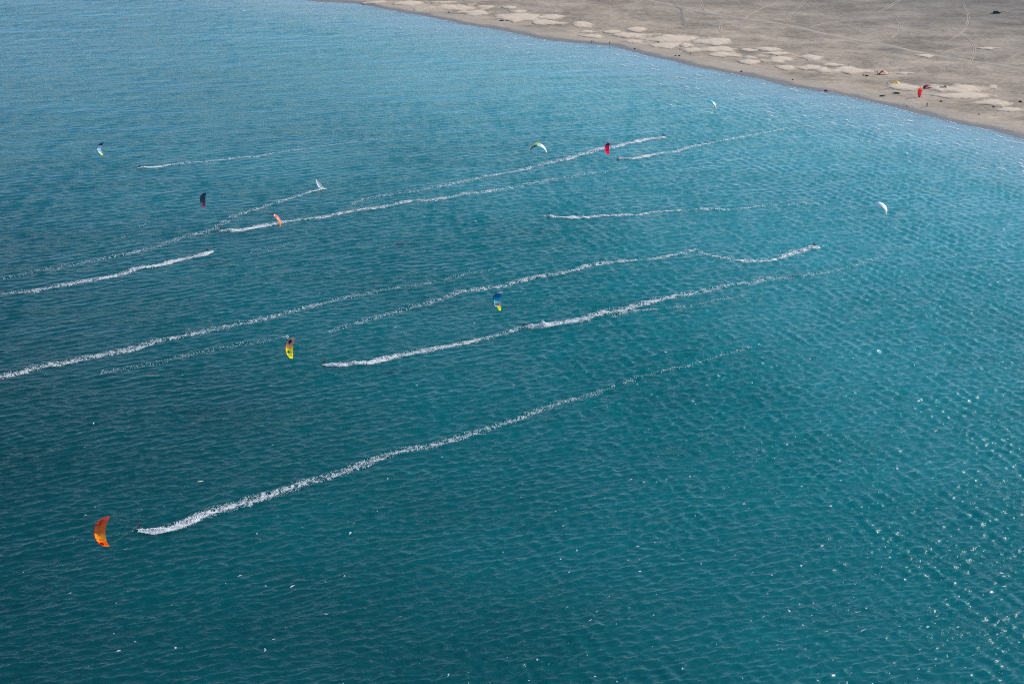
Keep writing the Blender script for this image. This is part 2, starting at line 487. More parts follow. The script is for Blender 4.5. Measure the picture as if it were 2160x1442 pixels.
ribbon('dirt_track', [(1330, -6), (1430, 15), (1500, 29), (1600, 44), (1665, 55), (1740, 73), (1800, 85), (1860, 94), (1920, 108), (1980, 119), (2050, 130), (2200, 152)], 5.5, M_TRACK, 0.10, taper=False)
def tyre(pts, gap=1.8):
    for s_ in (-1, 1):
        q = [(px + s_ * gap * 1.6, py + s_ * 0.25) for px, py in pts]
        ribbon('tyre_track', q, 0.55, M_TYRE, 0.07)
tyre([(1706, -4), (1690, 12), (1668, 30), (1661, 44)])
tyre([(1900, 0), (1878, 14), (1855, 28)])
tyre([(2030, 76), (2048, 90), (2055, 106), (2050, 124), (2038, 142)], 1.5)
tyre([(1476, -4), (1481, 14), (1487, 32)], 1.0)
tyre([(1352, 6), (1335, 18), (1318, 33)])
tyre([(1505, 36), (1517, 50), (1520, 68)], 1.2)
tyre([(2150, 112), (2136, 122), (2122, 130)], 1.5)
tyre([(1888, 36), (1895, 50), (1896, 64), (1880, 84)], 1.0)
tyre([(1700, 62), (1735, 52), (1790, 44), (1835, 40)], .8)
tyre([(1560, 2), (1600, 14), (1650, 22), (1720, 26), (1800, 40), (1880, 46)], .6)
tyre([(1320, 12), (1345, 6), (1372, -3)], 1.0)
tyre([(1990, 66), (1960, 62), (1900, 60), (1850, 62)], .6)
tyre([(2000, 88), (2020, 76), (2036, 60), (2042, 36), (2030, 6)], 1.0)
tyre([(1640, 6), (1600, 22), (1570, 40), (1560, 58)], .9)
ribbon('tyre_track', [(1990, 110), (2020, 103), (2055, 98)], 1.6, M_TRACK, 0.12)
for pts in ([(1808, 116), (1806, 122), (1812, 127), (1795, 134), (1790, 139), (1797, 142)], [(1829, 120), (1835, 124), (1822, 131), (1829, 139)],
            [(1903, 121), (1900, 127), (1880, 133), (1881, 138), (1887, 142)], [(1884, 163), (1895, 162.5), (1904, 165), (1908, 169)]):
    ribbon('gully', pts, 1.0, M_GULLY, 0.06, wob=1.5)
ribbon('gully', [(1418, 2), (1428, 14), (1438, 26), (1445, 42), (1449, 60)], 3.2, M_GULLY, 0.08, wob=3.0)
ribbon('gully', [(1462, 25), (1490, 31), (1520, 34)], 3.5, M_GULLY, 0.08, wob=2.0)

# ---------------------------------------------------------------- foam
HAZE_K = 0.75
def foam_cells(path_px, width, dens, cell, head_w=None, lift=0.10, seed=0, edge=0.0, spray=None, world=False, zfun=None):
    """perforated foam sheet along a path; returns vertices and quads.  width / dens: lists of (fraction, value)"""
    P = np.array(path_px, float) if world else np.array([gp(*p) for p in path_px])
    P = _spline(np.vstack([P[:1]] * 3 + [P] + [P[-1:]] * 4), 12)
    seg = np.hypot(*np.diff(P, axis=0).T); P = P[np.concatenate([[True], seg > 1e-4])]
    s = np.concatenate([[0], np.cumsum(np.hypot(*np.diff(P, axis=0).T))])
    n = max(4, int(s[-1] / cell)); t = np.linspace(0, s[-1], n)
    x, y = np.interp(t, s, P[:, 0]), np.interp(t, s, P[:, 1])
    x = x + (vnoise(t / 9, t * 0, seed) - .5) * 1.6 * np.clip(t / 20, 0, 1); y = y + (vnoise(t / 7, t * 0 + 5, seed) - .5) * 2.2 * np.clip(t / 20, 0, 1)
    tx, ty = np.gradient(x), np.gradient(y); L = np.hypot(tx, ty) + 1e-9; nx, ny = -ty / L, tx / L
    f = t / s[-1]
    w = np.interp(f, *zip(*width)); D = np.interp(f, *zip(*dens))
    wmax = w.max() * 1.35
    m = max(4, int(wmax / cell)); k = np.linspace(-wmax / 2, wmax / 2, m)
    X = x[:, None] + nx[:, None] * k; Y = y[:, None] + ny[:, None] * k
    X = X + (rng.random(X.shape) - .5) * cell * 1.0; Y = Y + (rng.random(X.shape) - .5) * cell * 0.7
    # local width undulates
    wl = w[:, None] * (0.55 + 0.9 * vnoise(t / 4.5, t * 0 + 3, seed + 1))[:, None]
    q = k[None, :] / (wl / 2)
    env = np.clip(1 - np.abs(q) ** 2.2, 0, 1)
    env = env * (1 - edge * np.exp(-(q / 0.45) ** 2)) 
    lop = 0.8 + 0.35 * np.clip(-q * np.sign(nx[:, None] * 0 + ny[:, None] + 1e-6), -1, 1)
    pat = 0.55 + 0.8 * fbm(X / 2.2, Y / 2.2, seed + 2, 3)
    dens2 = D[:, None] * env * pat * lop
    rd = 1 - np.abs(2 * fbm(X / 1.3 + 50, Y / 1.9, seed + 3, 3) - 1) * 2.6
    rd = np.clip(rd, 0, 1)
    hsh = 0.58 * (1 - rd) + 0.62 * rng.random(X.shape)
    qh = k[None, :] / (w[:, None] * 0.62)
    haze = np.clip(1 - np.abs(qh) ** 2, 0, 1) * D[:, None] * (0.16 + 0.35 * vnoise(X / 2.0, Y / 2.0, seed + 9))
    keepv = (dens2 > hsh) | (haze * HAZE_K > rng.random(X.shape))
    Q = quads(n, m)
    Q = Q[keepv.ravel()[Q[:, 0]]]
    if len(Q) == 0: Q = quads(n, m)[:1]
    used = np.zeros(X.size, bool); used[Q.ravel()] = True
    Z = np.zeros(X.size); Z[used] = sea_z(X.ravel()[used], Y.ravel()[used]); Z = Z.reshape(X.shape) + lift
    if spray:
        for (s0, sl, hgt) in spray:
            b = np.exp(-((t - s0) / sl) ** 2)[:, None] * np.clip(1 - np.abs(k[None, :] / 1.1) ** 2, 0, 1)
            Z = Z + hgt * b * (0.3 + 0.9 * rng.random(X.shape))
    return np.stack([X.ravel(), Y.ravel(), Z.ravel()], 1), Q
def foam_obj(name, parts):
    Vs, Qs, o = [], [], 0
    for V, Q in parts:
        Vs.append(V); Qs.append(Q + o); o += len(V)
    V, Q, _ = compact(np.concatenate(Vs), np.concatenate(Qs), {})
    c = V.mean(0); c[2] = 0
    ob = np_mesh(name, V - c, Q, M_FOAM, False)
    ob.location = tuple(c)
    return ob

WAKES = [
    # path, widths, densities, cell, spray, label
    ([(292, 1119), (330, 1119), (380, 1108), (440, 1086), (520, 1057), (600, 1030), (700, 1000), (800, 968), (900, 938), (1000, 910), (1100, 878), (1200, 843), (1290, 815)],
     [(0, 0.6), (.04, 3.0), (.12, 4.0), (.5, 3.2), (1, 2.0)], [(0, 1.8), (.10, 1.3), (.2, 0.90), (.5, 0.72), (.8, 0.56), (1, .32)], .24, [(4, 3.0, .5), (14, 3, .5)],
     'long foaming wake of the kitesurfer under the orange kite, nearest of all wakes'),
    ([(1310, 808), (1340, 798), (1400, 783), (1470, 768), (1540, 745), (1600, 728)], [(0, 2), (1, 1.6)], [(0, .42), (.5, .36), (1, .2)], .28, None,
     'faint broken foam trail continuing beyond the nearest wake'),
    ([(681, 769), (720, 770), (760, 765), (820, 756), (880, 744), (950, 729), (1010, 716), (1060, 704), (1100, 695)],
     [(0, .6), (.08, 2.6), (.3, 3.6), (1, 2.6)], [(0, 1.8), (.2, 1.4), (.5, 1.1), (.8, .85), (1, .6)], .26, [(4, 2.5, .5), (9, 1.5, .7)],
     'bright white wake of the kitesurfer beside the coral and yellow kite'),
    ([(1101, 691), (1125, 690), (1180, 682), (1240, 669), (1300, 655), (1350, 641), (1400, 629), (1460, 618), (1520, 606), (1600, 592), (1680, 583), (1760, 570), (1860, 545)],
     [(0, .6), (.03, 3), (.2, 4), (.4, 3.2), (1, 2)], [(0, 1.9), (.15, 1.35), (.3, 1.0), (.5, .72), (.7, .5), (1, .25)], .30, [(2.5, 1.6, .9), (6.5, .9, 1.9), (12, 3, .3)],
     'white wake with a spray plume of the kitesurfer below the blue striped kite'),
    ([(1290, 668), (1350, 656), (1420, 648), (1480, 640), (1560, 625)], [(0, 2), (1, 2)], [(0, .5), (1, .3)], .3, None,
     'thin side trail of foam just below the spray plume wake'),
    ([(462, 488), (500, 486), (540, 480), (600, 469), (660, 461), (720, 450), (800, 437), (880, 424), (960, 414), (1040, 401), (1150, 382), (1250, 366), (1320, 352)],
     [(0, .6), (.04, 3), (.3, 3.6), (1, 3)], [(0, 1.6), (.12, 1.2), (.3, .9), (.6, .68), (.85, .42), (1, .25)], .34, [(4, 2, .8), (10, 2, .5)],
     'long double foam trail passing behind the small orange kite'),
    ([(1404, 290), (1380, 292), (1340, 299), (1300, 308), (1250, 320), (1200, 334), (1130, 350), (1060, 366), (1000, 378), (940, 392), (880, 402), (800, 416), (740, 428)],
     [(0, 1.4), (.06, 3.4), (.2, 4), (1, 3)], [(0, 1.5), (.15, 1.2), (.35, .95), (.6, .68), (1, .35)], .38, [(3, 2, .6)],
     'wake running right to left behind the red kite, ending at the far right rider'),
    ([(1303, 335), (1330, 336), (1370, 329), (1420, 320), (1480, 306), (1550, 294), (1620, 280), (1700, 266)],
     [(0, .8), (.1, 2.4), (1, 2.4)], [(0, 1.5), (.2, 1.15), (.5, .9), (.8, .65), (1, .4)], .38, [(4, 3, .6)],
     'short wake just below the red kite pointing towards the beach'),
    ([(291, 355), (330, 352), (400, 344), (460, 337), (540, 330), (620, 318), (700, 307), (780, 296), (860, 288)],
     [(0, .8), (.08, 1.8), (1, 1.8)], [(0, 1.5), (.12, 1.0), (.4, .75), (.7, .5), (1, .25)], .38, [(2, 1.5, .6)],
     'thin straight wake of the leftmost far kitesurfer'),
    ([(686, 398), (665, 402), (640, 409), (600, 421), (560, 435), (520, 447), (490, 458)],
     [(0, .7), (.1, 1.8), (.6, 2.6), (1, 3)], [(0, 1.3), (.2, .9), (.7, .7), (1, .5)], .34, None,
     'curving wake behind the white windsurfing sail'),
    ([(480, 464), (445, 484), (410, 495), (370, 507), (320, 524), (270, 535), (200, 548), (140, 560), (60, 575), (0, 585)],
     [(0, 3), (.5, 4), (1, 4)], [(0, .42), (.3, .48), (.6, .32), (1, .22)], .32, None,
     'old broken foam trail above the left edge wake'),
    ([(448, 530), (430, 537), (400, 544), (360, 552), (300, 566), (240, 580), (190, 590), (140, 600), (90, 609), (40, 617), (-40, 624)],
     [(0, .8), (.06, 3.0), (.3, 3.4), (1, 3)], [(0, 1.9), (.2, 1.5), (.5, 1.0), (.8, .8), (1, .6)], .32, [(5, 4, .4)],
     'thick white wake leaving the picture at the left edge'),
    ([(1147, 456), (1180, 458), (1220, 458), (1280, 456), (1340, 452), (1420, 446), (1500, 441), (1600, 436), (1700, 430), (1790, 426)],
     [(0, .7), (.05, 2.4), (.3, 2.2), (1, 1.6)], [(0, 1.7), (.15, 1.15), (.4, .85), (.6, .65), (1, .35)], .34, [(2, 1.5, .8), (5, 1.5, .4)],
     'level wake of the crouching kitesurfer in the middle of the bay'),
    ([(1731, 522), (1712, 523), (1690, 527), (1660, 537), (1625, 546), (1590, 549), (1550, 546), (1515, 541), (1480, 531)],
     [(0, 1.4), (.1, 3.2), (.5, 3.0), (1, 2.0)], [(0, 1.7), (.25, 1.25), (.6, 1.05), (.9, .8), (1, .6)], .32, [(4, 3, .8)],
     'sickle shaped curved wake behind the rider of the white kite'),
    ([(1472, 525), (1440, 533), (1380, 543), (1320, 548), (1260, 558), (1200, 571), (1130, 585), (1060, 600), (990, 613), (920, 632), (850, 655), (780, 672), (700, 698)],
     [(0, 2.4), (1, 3.4)], [(0, .85), (.4, .8), (.6, .68), (.8, .45), (1, .35)], .32, None,
     'broken foam trail between the curved wake and the blue striped kite'),
    ([(-20, 800), (40, 787), (100, 771), (160, 759), (240, 744), (320, 725), (400, 706), (470, 690), (540, 674), (620, 655), (700, 635), (780, 618), (860, 603), (960, 583), (1060, 562)],
     [(0, 4), (1, 2.6)], [(0, .85), (.3, .74), (.55, .58), (.75, .35), (1, .15)], .30, None,
     'wide lacy foam trail crossing the left half below the thick wake'),
    ([(210, 787), (290, 772), (370, 758), (440, 738), (520, 726), (600, 712)],
     [(0, 3), (1, 3)], [(0, .22), (.5, .28), (1, .22)], .30, None,
     'very faint foam trail left of the coral and yellow kite'),
]
for i, (path, wd, dn, cell, spray, lab) in enumerate(WAKES):
    if dn[0][1] >= 1.3:      # a rider leads this one: solid churned foam right behind the board
        wd = [(0, 1.5)] + [q for q in wd if q[0] > 0]
        dn = [(0, 3.2), (.05, 2.4), (.09, 1.5)] + [q for q in dn if q[0] > .09]
        spray = spray or [(2, 1.5, .5)]
    o = foam_obj('wake', [foam_cells(path, wd, dn, cell * 0.54, seed=100 + 7 * i, spray=spray, edge=0.25)])
    tag(o, lab, 'wake', 'foam wakes on the sea')

# wind streaks, whitecaps and shore break (nobody could count these)
parts = []
for i, (path, wd, de) in enumerate([([(18, 78), (60, 100), (100, 120), (150, 155), (195, 195)], 1.2, .42), ([(100, 50), (135, 75), (185, 110), (190, 120)], 1.6, .42), ([(-10, 138), (60, 134), (120, 130), (200, 122)], 1.8, .34),
                               ([(60, 160), (130, 200), (200, 240)], 2.0, .22), ([(380, 20), (440, 33), (500, 46)], 2.0, .3), ([(310, 470), (260, 500), (230, 530)], 2.0, .2),
                               ([(640, 500), (590, 520), (540, 530), (470, 545)], 3.0, .24)]):
    parts.append(foam_cells(path, [(0, wd * 1.3), (1, wd * 1.3)], [(0, de * .3), (.5, de * .5), (1, de * .2)], .2, seed=400 + i))
tag(foam_obj('foam_streaks', parts), 'faint foam streaks drawn out along the wind at the upper left', 'foam', kind='stuff')

CAPS = [(1003, 468, 1.4), (895, 529, 1.6), (833, 690, 2.2), (1642, 413, 2.6), (740, 1125, 2.6), (422, 1016, 2.6), (268, 1158, 2.6), (616, 1236, 2.2), (1343, 1153, 2.2),
        (1330, 1012, 1.8), (1974, 910, 2.6), (1809, 1290, 2.4), (1850, 1065, 2.2), (1690, 1193, 2.4), (1805, 1232, 2.4), (1820, 1330, 2.2), (1666, 1288, 2.0), (947, 1424, 2.6),
        (1405, 743, 1.8), (1793, 321, 4.0), (2015, 677, 2.2), (2070, 822, 2.2), (1888, 630, 2.2), (687, 1296, 1.6), (400, 693, 1.6), (1122, 302, 1.2), (1164, 309, 1.4), (1231, 299, 1.4),
        (1636, 1130, 1.6), (1930, 770, 1.8), (2107, 1310, 2.2), (2113, 1208, 1.8), (2122, 1080, 1.8), (180, 1086, 2.0), (1040, 965, 1.8), (1100, 1050, 1.6), (1940, 488, 2.4),
        (2118, 485, 4.0), (2050, 660, 2), (1578, 1072, 2), (1245, 1308, 1.8), (1440, 1410, 2), (250, 1372, 1.8), (372, 1365, 2.2), (560, 1370, 2), (285, 1352, 1.4), (505, 1213, 2)]
def cap_cells(px, py, L, seed, thick=0.5):
    x0, y0 = gp(px, py)
    a = WIND + math.pi / 2 + random.uniform(-0.1, 1.0)
    n = 5; b = random.uniform(-.3, .3)
    path = [(x0 + math.cos(a + b * k) * L * (k - 2) / 4, y0 + math.sin(a + b * k) * L * (k - 2) / 4) for k in range(n)]
    r = math.hypot(x0, y0); cell = min(0.24, max(0.10, r * 0.00035))
    return foam_cells(path, [(0, thick * .5), (.5, thick * 1.6), (1, thick * .4)], [(0, .6), (.5, 1.15), (1, .45)], cell * .7, seed=seed, world=True, lift=0.10)
parts = [cap_cells(px, py, L * .62, 900 + i, 0.30) for i, (px, py, L) in enumerate(CAPS)]
i = 0
while i < 640:
    px, py = random.uniform(-40, 2200), random.uniform(0, 1460)
    pr = 0.10 + 0.9 * max(0.0, min(1.0, (px - 900) / 1100)) ** 1.3
    if py > 900: pr += 0.10
    if random.random() > pr: continue
    x0, y0 = gp(px, py)
    if float(shore_d(np.array([x0]), np.array([y0]))[0]) > -4: continue
    small = random.random()
    parts.append(cap_cells(px, py, 0.3 + 0.7 * small ** 3, 2000 + i, 0.16 + 0.16 * small ** 2))
    i += 1
tag(foam_obj('whitecaps', parts), 'scattered small whitecaps breaking on the wave crests', 'foam', kind='stuff')

# shore break: short crests running in obliquely, and the swash line
parts = []
j = 0
P = SHS; sL = np.concatenate([[0], np.cumsum(np.hypot(*np.diff(P, axis=0).T))])
vis = (P[:, 1] < 1000) & (P[:, 1] > 520)
s_a, s_b = sL[np.argmax(vis)], sL[len(vis) - 1 - np.argmax(vis[::-1])]
def shore_pt(s, off):
    x, y = np.interp(s, sL, P[:, 0]), np.interp(s, sL, P[:, 1])
    x2, y2 = np.interp(s + 1, sL, P[:, 0]), np.interp(s + 1, sL, P[:, 1])
    tx, ty = x2 - x, y2 - y; L = math.hypot(tx, ty) + 1e-9
    return (x + ty / L * off, y - tx / L * off)     # off > 0 is seawards
s = s_a
while s < s_b:
    L = random.uniform(6, 22)
    if random.random() < 0.9:
        parts.append(foam_cells([shore_pt(s + L * q / 4, 0.4 + random.uniform(-.3, .9)) for q in range(5)], [(0, .5), (.5, 1.0), (1, .5)], [(0, .6), (.5, .9), (1, .5)], .28, seed=3000 + j, world=True, lift=.10))
    s += L * random.uniform(.8, 1.3); j += 1
s = s_a
while s < s_b:
    off = random.uniform(4, 75) * random.random()
    if off < 3: s += .8; continue
    L = random.uniform(2, 7)
    p0 = shore_pt(s, off); p1 = shore_pt(s + L, off + random.uniform(-1, 1))
    frac = (s - s_a) / (s_b - s_a)
    if random.random() < 0.08 + 0.8 * frac ** 2:
        mid = ((p0[0] + p1[0]) / 2, (p0[1] + p1[1]) / 2 + random.uniform(-.4, .8))
        parts.append(foam_cells([p0, mid, p1], [(0, .3), (.5, 1.0), (1, .3)], [(0, .7), (.5, 1.6), (1, .6)], .22, seed=5000 + j, world=True, lift=.18))
    s += random.uniform(0.5, 1.9); j += 1
tag(foam_obj('shore_break', parts), 'broken white foam of small waves running along the beach', 'foam', kind='stuff')

# ---------------------------------------------------------------- kites
_cm = {}
TRANS = [0.68]
def cloth(name, col, tr=None):
    if tr is None: tr = TRANS[0]
    key = (name, col, tr)
    if key not in _cm: _cm[key] = simple(name, col, 0.45, 0.06, 1.5, trans=tr)
    return _cm[key]
M_LINE = simple('line_cord', (0.5, 0.5, 0.5), 0.6)
M_BAR = simple('bar_rubber', (0.03, 0.03, 0.035), 0.5)
ORANGE, CORAL, RED, PINK, YEL, BLUE, SKYB, NAVY, WHT, GREY, TEAL, BLK, CYAN, MAROON = ((0.95, 0.22, 0.02), (0.95, 0.25, 0.14), (0.82, 0.02, 0.02), (0.75, 0.01, 0.10), (0.90, 0.62, 0.0),
    (0.01, 0.22, 0.62), (0.02, 0.38, 0.75), (0.012, 0.03, 0.12), (0.85, 0.86, 0.88), (0.13, 0.16, 0.20), (0.05, 0.45, 0.40), (0.01, 0.012, 0.02), (0.05, 0.60, 0.75), (0.30, 0.01, 0.05))

def tube(pts, rad, seg=7, cap=True):
    V, Fc = [], []
    n = len(pts)
    for i, p in enumerate(pts):
        p = Vector(p)
        t = (Vector(pts[min(i + 1, n - 1)]) - Vector(pts[max(i - 1, 0)])).normalized()
        a = t.orthogonal().normalized() if i == 0 else (a - t * a.dot(t)).normalized()
        b = t.cross(a)
        r = rad[i] if hasattr(rad, '__len__') else rad
        for k in range(seg):
            an = 2 * math.pi * k / seg
            V.append(p + a * math.cos(an) * r + b * math.sin(an) * r)
    for i in range(n - 1):
        for k in range(seg):
            Fc.append((i * seg + k, i * seg + (k + 1) % seg, (i + 1) * seg + (k + 1) % seg, (i + 1) * seg + k))
    if cap:
        Fc.append(tuple(range(seg - 1, -1, -1))); Fc.append(tuple((n - 1) * seg + k for k in range(seg)))
    return V, Fc

class Wing:
    """curved inflatable wing: S span axis, N away from the rider, F towards the leading edge"""
    def __init__(s, c, N, F, size=1.0, depth=1.0, crumple=0.0, half=78, flip=1, sweep=2.15):
        s.sweep = sweep
        s.c = Vector(c); s.N = Vector(N).normalized()
        F = Vector(F); s.F = (F - s.N * F.dot(s.N)).normalized(); s.S = s.N.cross(s.F) * flip
        s.size, s.depth, s.crumple, s.half = size, depth, crumple, R(half)
    def p(s, u, v, lift=0.0):
        """u -1..1 along the span, v 0 leading edge .. 1 trailing edge"""
        k = s.size; ph = u * s.half
        chord = 2.15 * max(0.0, 1 - abs(u) ** 2.4) ** 0.8 + 0.30
        lead = 1.15 - s.sweep * abs(u) ** 2.1
        x = 3.25 * math.sin(ph) / math.sin(s.half)
        n = 2.75 * s.depth * (math.cos(ph) - math.cos(s.half)) / (1 - math.cos(s.half))
        camber = 0.22 * chord * math.sin(math.pi * min(1, v ** 0.7)) * 0.5
        out = Vector((math.sin(ph) * 0.9, math.cos(ph)))
        cr = s.crumple * (math.sin(u * 9 + v * 4) * 0.5 + math.sin(u * 17 - v * 7) * .3)
        n2 = n + (camber + lift + cr) * out.y; x2 = x + (camber + lift + cr) * out.x
        return s.c + (s.S * x2 + s.N * n2 + s.F * (lead - v * chord)) * k
    def panel(s, u0, u1, v0=0.0, v1=1.0, lift=0.0, nu=None, nv=6, th=0.02, shape=None):
        nu = nu or max(3, int(abs(u1 - u0) * 16))
        V, Fc = [], []
        for side in (0,):
            for i in range(nu + 1):
                for j in range(nv + 1):
                    a, b = i / nu, j / nv
                    if shape: uu, vv = shape(a, b)
                    else: uu, vv = u0 + (u1 - u0) * a, v0 + (v1 - v0) * b
                    V.append(s.p(uu, vv, lift - side * th))
        I = lambda i, j: i * (nv + 1) + j
        for i in range(nu):
            for j in range(nv):
                Fc.append((I(i, j), I(i + 1, j), I(i + 1, j + 1), I(i, j + 1)))
        return V, Fc

KITES = []
def make_kite(label, c, N, F, panels, le, strut, size=1.0, depth=1.0, emblems=(), hands=None, crumple=0.0, group='kites of the kitesurfers', half=78, stripes=(), flip=1, sweep=2.15):
    w = Wing(c, N, F, size, depth, crumple, half, flip, sweep)
    root = empty('kite', c)
    tag(root, label, 'kite', group)
    off = Vector(c)
    g = 0.004
    for u0, u1, col in panels:
        V, Fc = w.panel(u0 + g, u1 - g, 0.0, 1.0)
        o = mesh_obj('canopy_panel', V, Fc, cloth('canopy_cloth', col), root, off=off)
    for u0, u1, v0, v1, col in stripes:
        V, Fc = w.panel(u0, u1, v0, v1, lift=0.03)
        mesh_obj('stripe', V, Fc, cloth('canopy_cloth', col), root, off=off)
    for kind, uc, vc, ru, rv, col in emblems:
        def shp(a, b, kind=kind, uc=uc, vc=vc, ru=ru, rv=rv):
            A, B = a * 2 - 1, b * 2 - 1
            if kind == 'diamond': q, e = A * (1 - abs(B) * 0.999), B
            elif kind == 'disc': q, e = A * math.sqrt(max(1e-6, 1 - B * B * .999)), B
            else: q, e = A, B
            return uc + ru * q, vc + rv * e
        V, Fc = w.panel(0, 0, lift=0.05 if kind != 'disc2' else .07, nu=8, nv=8, shape=shp)
        mesh_obj('emblem', V, Fc, cloth('canopy_print', col), root, off=off)
    us = [(-0.985 + 1.97 * i / 30) for i in range(31)]
    for seg_i, (a, b, col) in enumerate(le if isinstance(le[0], tuple) and len(le[0]) == 3 and not isinstance(le[0], float) else [(-1, 1, le)]):
        uu = [a * .985 + (b - a) * .985 * i / 22 for i in range(23)]
        V, Fc = tube([w.p(u, 0.0, -0.02) for u in uu], [size * (0.15 - 0.09 * abs(u)) for u in uu], 8)
        mesh_obj('leading_edge', V, Fc, cloth('bladder_cloth', col, 0.1), root, off=off)
    for u in (-0.66, -0.33, 0.0, 0.33, 0.66):
        V, Fc = tube([w.p(u, v, -0.07) for v in (0.02, 0.2, 0.4, 0.6, 0.8, 0.97)], [size * r for r in (.075, .075, .07, .06, .05, .035)], 6)
        mesh_obj('strut', V, Fc, cloth('bladder_cloth', strut, 0.1), root, off=off)
    if hands is not None:
        h = Vector(hands); d = (Vector(c) - h).normalized()
        side = (w.S - d * w.S.dot(d)).normalized()
        V, Fc = tube([h - side * 0.26, h - side * .1, h + side * .1, h + side * 0.26], 0.018, 6)
        mesh_obj('control_bar', V, Fc, M_BAR, root, off=off)
        for u, v, e in ((-0.95, 0.05, -.03), (0.95, 0.05, .03), (-0.97, 0.9, -.25), (0.97, 0.9, .25)):
            V, Fc = tube([h + side * e, w.p(u, v)], 0.004, 3)
            mesh_obj('flying_line', V, Fc, M_LINE, root, off=off)
    return root, w

# ---------------------------------------------------------------- people
M_SKIN = simple('skin', (0.26, 0.15, 0.10), 0.55)
M_HAIR = simple('hair', (0.03, 0.02, 0.015), 0.7)
def suit(col):
    if ('suit', col) not in _cm: _cm[('suit', col)] = simple('suit_fabric', col, 0.9, 0.06, 1.5)
    return _cm[('suit', col)]
def skel(pose):
    """joint positions in metres; x = forward, y = left, z = up"""
    P = {}
    if pose == 'stand':
        P = dict(pelvis=(0, 0, .95), waist=(0, 0, 1.12), chest=(.01, 0, 1.33), neck=(0, 0, 1.50), jaw=(.03, 0, 1.58), crown=(.01, 0, 1.70),
                 shl=(0, .18, 1.43), ell=(-.02, .25, 1.16), hal=(.05, .27, .92), shr=(0, -.18, 1.43), elr=(-.02, -.25, 1.16), har=(.06, -.27, .93),
                 hil=(0, .10, .90), knl=(.02, .12, .50), anl=(-.02, .13, .09), tol=(.16, .15, .04), hir=(0, -.10, .90), knr=(.03, -.12, .50), anr=(0, -.13, .09), tor=(.18, -.15, .04))
    elif pose == 'reach':
        P = dict(pelvis=(-.05, 0, .92), waist=(-.07, 0, 1.08), chest=(-.10, 0, 1.30), neck=(-.10, 0, 1.47), jaw=(-.06, 0, 1.56), crown=(-.08, 0, 1.68),
                 shl=(-.08, .18, 1.40), ell=(.14, .20, 1.25), hal=(.38, .14, 1.30), shr=(-.08, -.18, 1.40), elr=(.14, -.20, 1.25), har=(.38, -.14, 1.30),
                 hil=(-.05, .10, .87), knl=(.08, .17, .50), anl=(.0, .20, .09), tol=(.18, .24, .04), hir=(-.05, -.10, .87), knr=(.06, -.17, .50), anr=(-.08, -.20, .09), tor=(.10, -.24, .04))
    elif pose == 'bend':
        P = dict(pelvis=(-.10, 0, .84), waist=(.02, 0, .96), chest=(.20, 0, 1.08), neck=(.36, 0, 1.14), jaw=(.44, 0, 1.12), crown=(.50, 0, 1.22),
                 shl=(.28, .18, 1.08), ell=(.38, .24, .82), hal=(.50, .18, .58), shr=(.28, -.18, 1.08), elr=(.38, -.24, .82), har=(.50, -.18, .60),
                 hil=(-.10, .10, .80), knl=(.08, .14, .46), anl=(-.04, .16, .09), tol=(.14, .18, .04), hir=(-.10, -.10, .80), knr=(.08, -.14, .46), anr=(-.04, -.16, .09), tor=(.14, -.18, .04))
    else:  # ride: facing the kite (+x), feet apart across (+-y) in the straps of the board, knees bent, sitting back
        P = dict(pelvis=(-.42, 0, .66), waist=(-.46, 0, .82), chest=(-.48, 0, 1.02), neck=(-.46, 0, 1.19), jaw=(-.40, 0, 1.27), crown=(-.42, 0, 1.40),
                 shl=(-.44, .18, 1.12), ell=(-.22, .20, .98), hal=(.06, .13, 1.06), shr=(-.44, -.18, 1.12), elr=(-.22, -.20, .98), har=(.06, -.13, 1.06),
                 hil=(-.40, .10, .62), knl=(-.08, .22, .46), anl=(-.06, .27, .12), tol=(.12, .30, .08), hir=(-.40, -.10, .62), knr=(-.08, -.22, .46), anr=(-.06, -.27, .12), tor=(.12, -.30, .08))
    return P
RAD = dict(pelvis=(.155, .11), waist=(.135, .10), chest=(.165, .115), neck=(.06, .06), jaw=(.075, .085), crown=(.085, .10), sh=(.08, .08), el=(.055, .055), ha=(.035, .03), hi=(.105, .105), kn=(.075, .075), an=(.055, .055), to=(.045, .035))
_body_cache = {}
